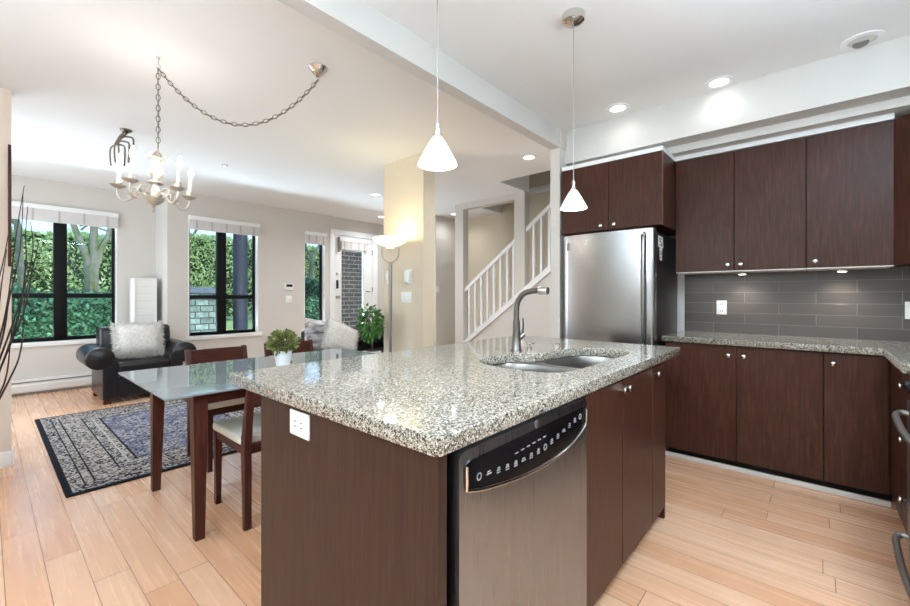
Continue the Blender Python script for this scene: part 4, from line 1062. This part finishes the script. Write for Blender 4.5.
# ------------------------------------------------------------------ dining table and chairs
TX0, TX1, TY0, TY1 = .55, 2.14, 2.265, 3.272
t = thing('dining_table', 'glass topped dining table with dark wood legs beside the island', 'table', (1.34, 2.77, 0))
MB().box(TX0, TX1, TY0, TY1, .733, .745, .002, 1).build('glass_top', M['tableglass'], t)
b = MB(); ax0, ax1, ay0, ay1 = .685, 2.0, 2.33, 3.14
for a in (ay0 + .005, ay1 - .03): MB().box(ax0 + .05, ax1 - .05, a, a + .025, .67, .733, .002, 1).build('apron', M['chairwood_x'], t)
for a in (ax0 + .005, ax1 - .03): MB().box(a, a + .025, ay0 + .05, ay1 - .05, .67, .733, .002, 1).build('apron', M['chairwood'], t)
for x, sx in ((ax0, 1), (ax1, -1)):
    for y, sy in ((ay0, 1), (ay1, -1)):
        w0, w1 = .068, .043; o = .012
        top = [(x, y), (x + sx * w0, y), (x + sx * w0, y + sy * w0), (x, y + sy * w0)]
        xb_, yb_ = x - sx * (-.006), y - sy * o
        bot = [(xb_, yb_), (xb_ + sx * w1, yb_), (xb_ + sx * w1, yb_ + sy * w1), (xb_, yb_ + sy * w1)]
        MB().hull([(p[0], p[1], .733) for p in top] + [(p[0], p[1], 0) for p in bot]).build('leg', M['chairwood'], t, 20)

def dining_chair(label, x, y, rot):
    """chair facing +Y in local space, origin at floor centre"""
    t = thing('dining_chair', label, 'chair', (0, 0, 0), 'dark wood dining chairs')
    w = .225; W_ = M['chairwood']
    for s_ in (-1, 1):
        xx = s_ * w
        x0, x1 = (xx, xx + .036) if s_ < 0 else (xx - .036, xx)
        # front leg, slightly tapered
        MB().hull([(x0, .19, .43), (x1, .19, .43), (x0, .23, .43), (x1, .23, .43), (x0 + .004, .196, 0), (x1 - .004, .196, 0), (x0 + .004, .226, 0), (x1 - .004, .226, 0)]).build('leg', W_, t, 20)
        # rear leg rising as a curved back post
        pr = [(-.215, 0), (-.188, 0), (-.172, .30), (-.165, .40), (-.150, .455), (-.175, .49), (-.20, .60), (-.222, .70), (-.247, .805), (-.272, .805), (-.252, .70), (-.235, .60), (-.222, .48), (-.213, .40), (-.215, .30)]
        MB().prism([(a, z) for a, z in pr], 'X', x0, x1).build('rear_post', W_, t, 25)
        MB().box(x0 + .004, x1 - .004, -.20, .215, .385, .432, .003, 1).build('side_rail', M['chairwood'], t)
    for a in (.198, -.20): MB().box(-w + .01, w - .01, a, a + .024, .385, .432, .003, 1).build('cross_rail', M['chairwood_x'], t)
    MB().box(-w - .005, w + .005, -.175, .235, .432, .478, .018, 4).build('seat', M['seatpad'], t, 60)
    bk = MB(); n = 12
    prof = []
    for i in range(n + 1):
        u = i / n * 2 - 1; yy = -.245 - .018 * (1 - u * u); prof.append((u * (w - .03), yy))
    pl = prof + [(a, b - .02) for a, b in prof[::-1]]
    bk.prism(pl, 'Z', .655, .798); bk.build('backrest', M['chairwood_x'], t, 40)
    t.location = (x, y, 0); t.rotation_euler = (0, 0, rot)
    return t
c1 = dining_chair('dark wood dining chair with ivory seat tucked in on the island side', 1.115, 2.445, 0)
dup(c1, (1.24, 3.385, 0), 'dark wood dining chair on the far side of the table, nearest the armchair', PI)
dup(c1, (1.845, 3.385, 0), 'dark wood dining chair on the far side, behind the small potted plant', PI)

# ------------------------------------------------------------------ plants
def leafy(parent, name, m, c, R0, n, ls, seed, flat=1.0, wide=.42, down=False):
    rnd = random.Random(seed); L = MB()
    for i in range(n):
        d_ = Vector((rnd.gauss(0, 1), rnd.gauss(0, 1), rnd.gauss(0, 1))).normalized(); p = Vector(c) + Vector((d_.x * R0, d_.y * R0, d_.z * R0 * flat)) * rnd.uniform(.45, 1)
        ax = (d_ + Vector((rnd.uniform(-.6, .6), rnd.uniform(-.6, .6), rnd.uniform(-.2, .7) - (1.1 if down else 0)))).normalized()
        sd = ax.cross(Vector((rnd.uniform(-1, 1), rnd.uniform(-1, 1), rnd.uniform(-1, 1)))).normalized(); nn_ = ax.cross(sd)
        s_ = ls * rnd.uniform(.7, 1.25)
        a = p; e = p + ax * s_ - nn_ * s_ * .12; m1 = p + ax * s_ * .35; m2 = p + ax * s_ * .7
        v = [L.bm.verts.new(q) for q in (a, m1 + sd * s_ * wide * .5, m2 + sd * s_ * wide * .42, e, m2 - sd * s_ * wide * .42, m1 - sd * s_ * wide * .5)]
        mid1, mid2 = L.bm.verts.new(m1 + nn_ * s_ * .06), L.bm.verts.new(m2 + nn_ * s_ * .05)
        for f in ((v[0], v[1], mid1), (v[1], v[2], mid2, mid1), (v[2], v[3], mid2), (v[3], v[4], mid2), (v[4], v[5], mid1, mid2), (v[5], v[0], mid1)): L.bm.faces.new(f)
    return L.build(name, m, parent, 0)
px, py = 1.345, 2.74
t = thing('potted_plant', 'small bushy plant in a white tapered pot on the glass table', 'plant', (px, py, .745))
MB().lathe([(.043, 0), (.058, .10), (.061, .105), (.055, .105), (.052, .09), (0, .09)], (px, py, .745), 28).build('pot', M['ceramic'], t)
MB().lathe([(0, 0), (.052, 0), (.052, .004), (0, .006)], (px, py, .836)).build('soil', M['soil'], t)
s_ = MB(); rnd = random.Random(4)
for k in range(16):
    a = rnd.uniform(0, 2 * PI); r_ = rnd.uniform(.02, .085); s_.tube(catmull([(px, py, .838), (px + r_ * .4 * math.cos(a), py + r_ * .4 * math.sin(a), .88), (px + r_ * math.cos(a), py + r_ * math.sin(a), .91 + rnd.uniform(0, .05))], k=3), .0018, 5)
s_.build('stems', M['stem'], t); leafy(t, 'foliage', M['small_leaf'], (px, py, .905), .10, 620, .028, 9, .72, .6)
# leafy house plant on a side table
qx, qy = 2.775, 3.63
t = thing('side_table', 'small black side table between the sofa and the column, under the plant', 'table', (qx, qy, 0))
MB().box(qx - .14, qx + .14, qy - .14, qy + .16, .475, .50, .004).build('table_top', M['black'], t)
for a in (-.115, .115):
    for b in (-.115, .135): MB().box(qx + a - .016, qx + a + .016, qy + b - .016, qy + b + .016, 0, .475).build('leg', M['black'], t)
t = thing('potted_plant', 'leafy green houseplant in a white square pot between sofa and column', 'plant', (qx, qy, .5))
MB().hull([(qx + a * .058, qy + b * .058, .501) for a in (-1, 1) for b in (-1, 1)] + [(qx + a * .07, qy + b * .07, .625) for a in (-1, 1) for b in (-1, 1)]).build('pot', M['ceramic'], t, 20)
MB().box(qx - .06, qx + .06, qy - .06, qy + .06, .624, .630).build('soil', M['soil'], t)
s_ = MB(); rnd = random.Random(5)
for k in range(7):
    a = k * 2 * PI / 7; r_ = rnd.uniform(.05, .14); s_.tube(catmull([(qx, qy, .63), (qx + .02 * math.cos(a), qy + .02 * math.sin(a), .8), (qx + r_ * math.cos(a), qy + r_ * math.sin(a), .98 + rnd.uniform(-.06, .1))], k=4), [.006 - .0004 * i for i in range(9)], 6)
s_.build('stems', M['stem'], t)
leafy(t, 'foliage', M['plant_leaf'], (qx - .02, qy + .01, .93), .13, 520, .055, 21, 1.5, .40, True)

# tall vase with dark twigs at the left edge
vx, vy = -.12, 3.75
t = thing('floor_vase', 'tall dark floor vase just outside the left edge holding bare twigs', 'vase', (vx, vy, 0))
MB().lathe([(.07, 0), (.09, .02), (.11, .25), (.085, .45), (.05, .52), (.055, .55), (.045, .55), (.04, .5), (.04, .06), (0, .06)], (vx, vy, 0), 28).build('vase_body', M['black'], t)
paths = [((.163, 1.90), (.125, 1.55), (.09, 1.15), (.03, .8), (-.11, .3)), ((.158, 1.86), (.145, 1.5), (.10, 1.2), (.06, .9), (-.10, .35)), ((.189, 1.68), (.20, 1.5), (.16, 1.25), (.09, .95), (-.11, .32)),
         ((.235, 1.58), (.20, 1.36), (.17, 1.15), (.10, .9), (-.10, .3)), ((.10, 1.62), (.075, 1.42), (.02, 1.1), (-.03, .8), (-.12, .3)), ((.18, 1.78), (.17, 1.60), (.17, 1.4), (.12, 1.0), (-.09, .35)),
         ((.09, 1.50), (.07, 1.30), (.045, 1.0), (0, .75), (-.12, .3)), ((.21, 1.45), (.165, 1.2), (.15, .9), (.09, .68), (-.1, .3)), ((.12, 1.2), (.105, .95), (.085, .72), (.03, .55), (-.11, .2))]
rnd = random.Random(8)
for i, p in enumerate(paths):
    dy = rnd.uniform(-.06, .06)
    pts = catmull([(a, vy + (dy if k == 0 else dy * (4 - k) / 4) - .05, z) if k < 4 else (vx + rnd.uniform(-.02, .02), vy, .1) for k, (a, z) in enumerate(p)][::-1], k=6)
    n = len(pts)
    tw = MB().tube(pts, [.0062 - .0045 * j / (n - 1) for j in range(n)], 6).build('twig', M['twig'])
    tag(tw, 'thin dark bare twig rising in front of the left wall edge', 'twig', 'bare twigs in the floor vase')
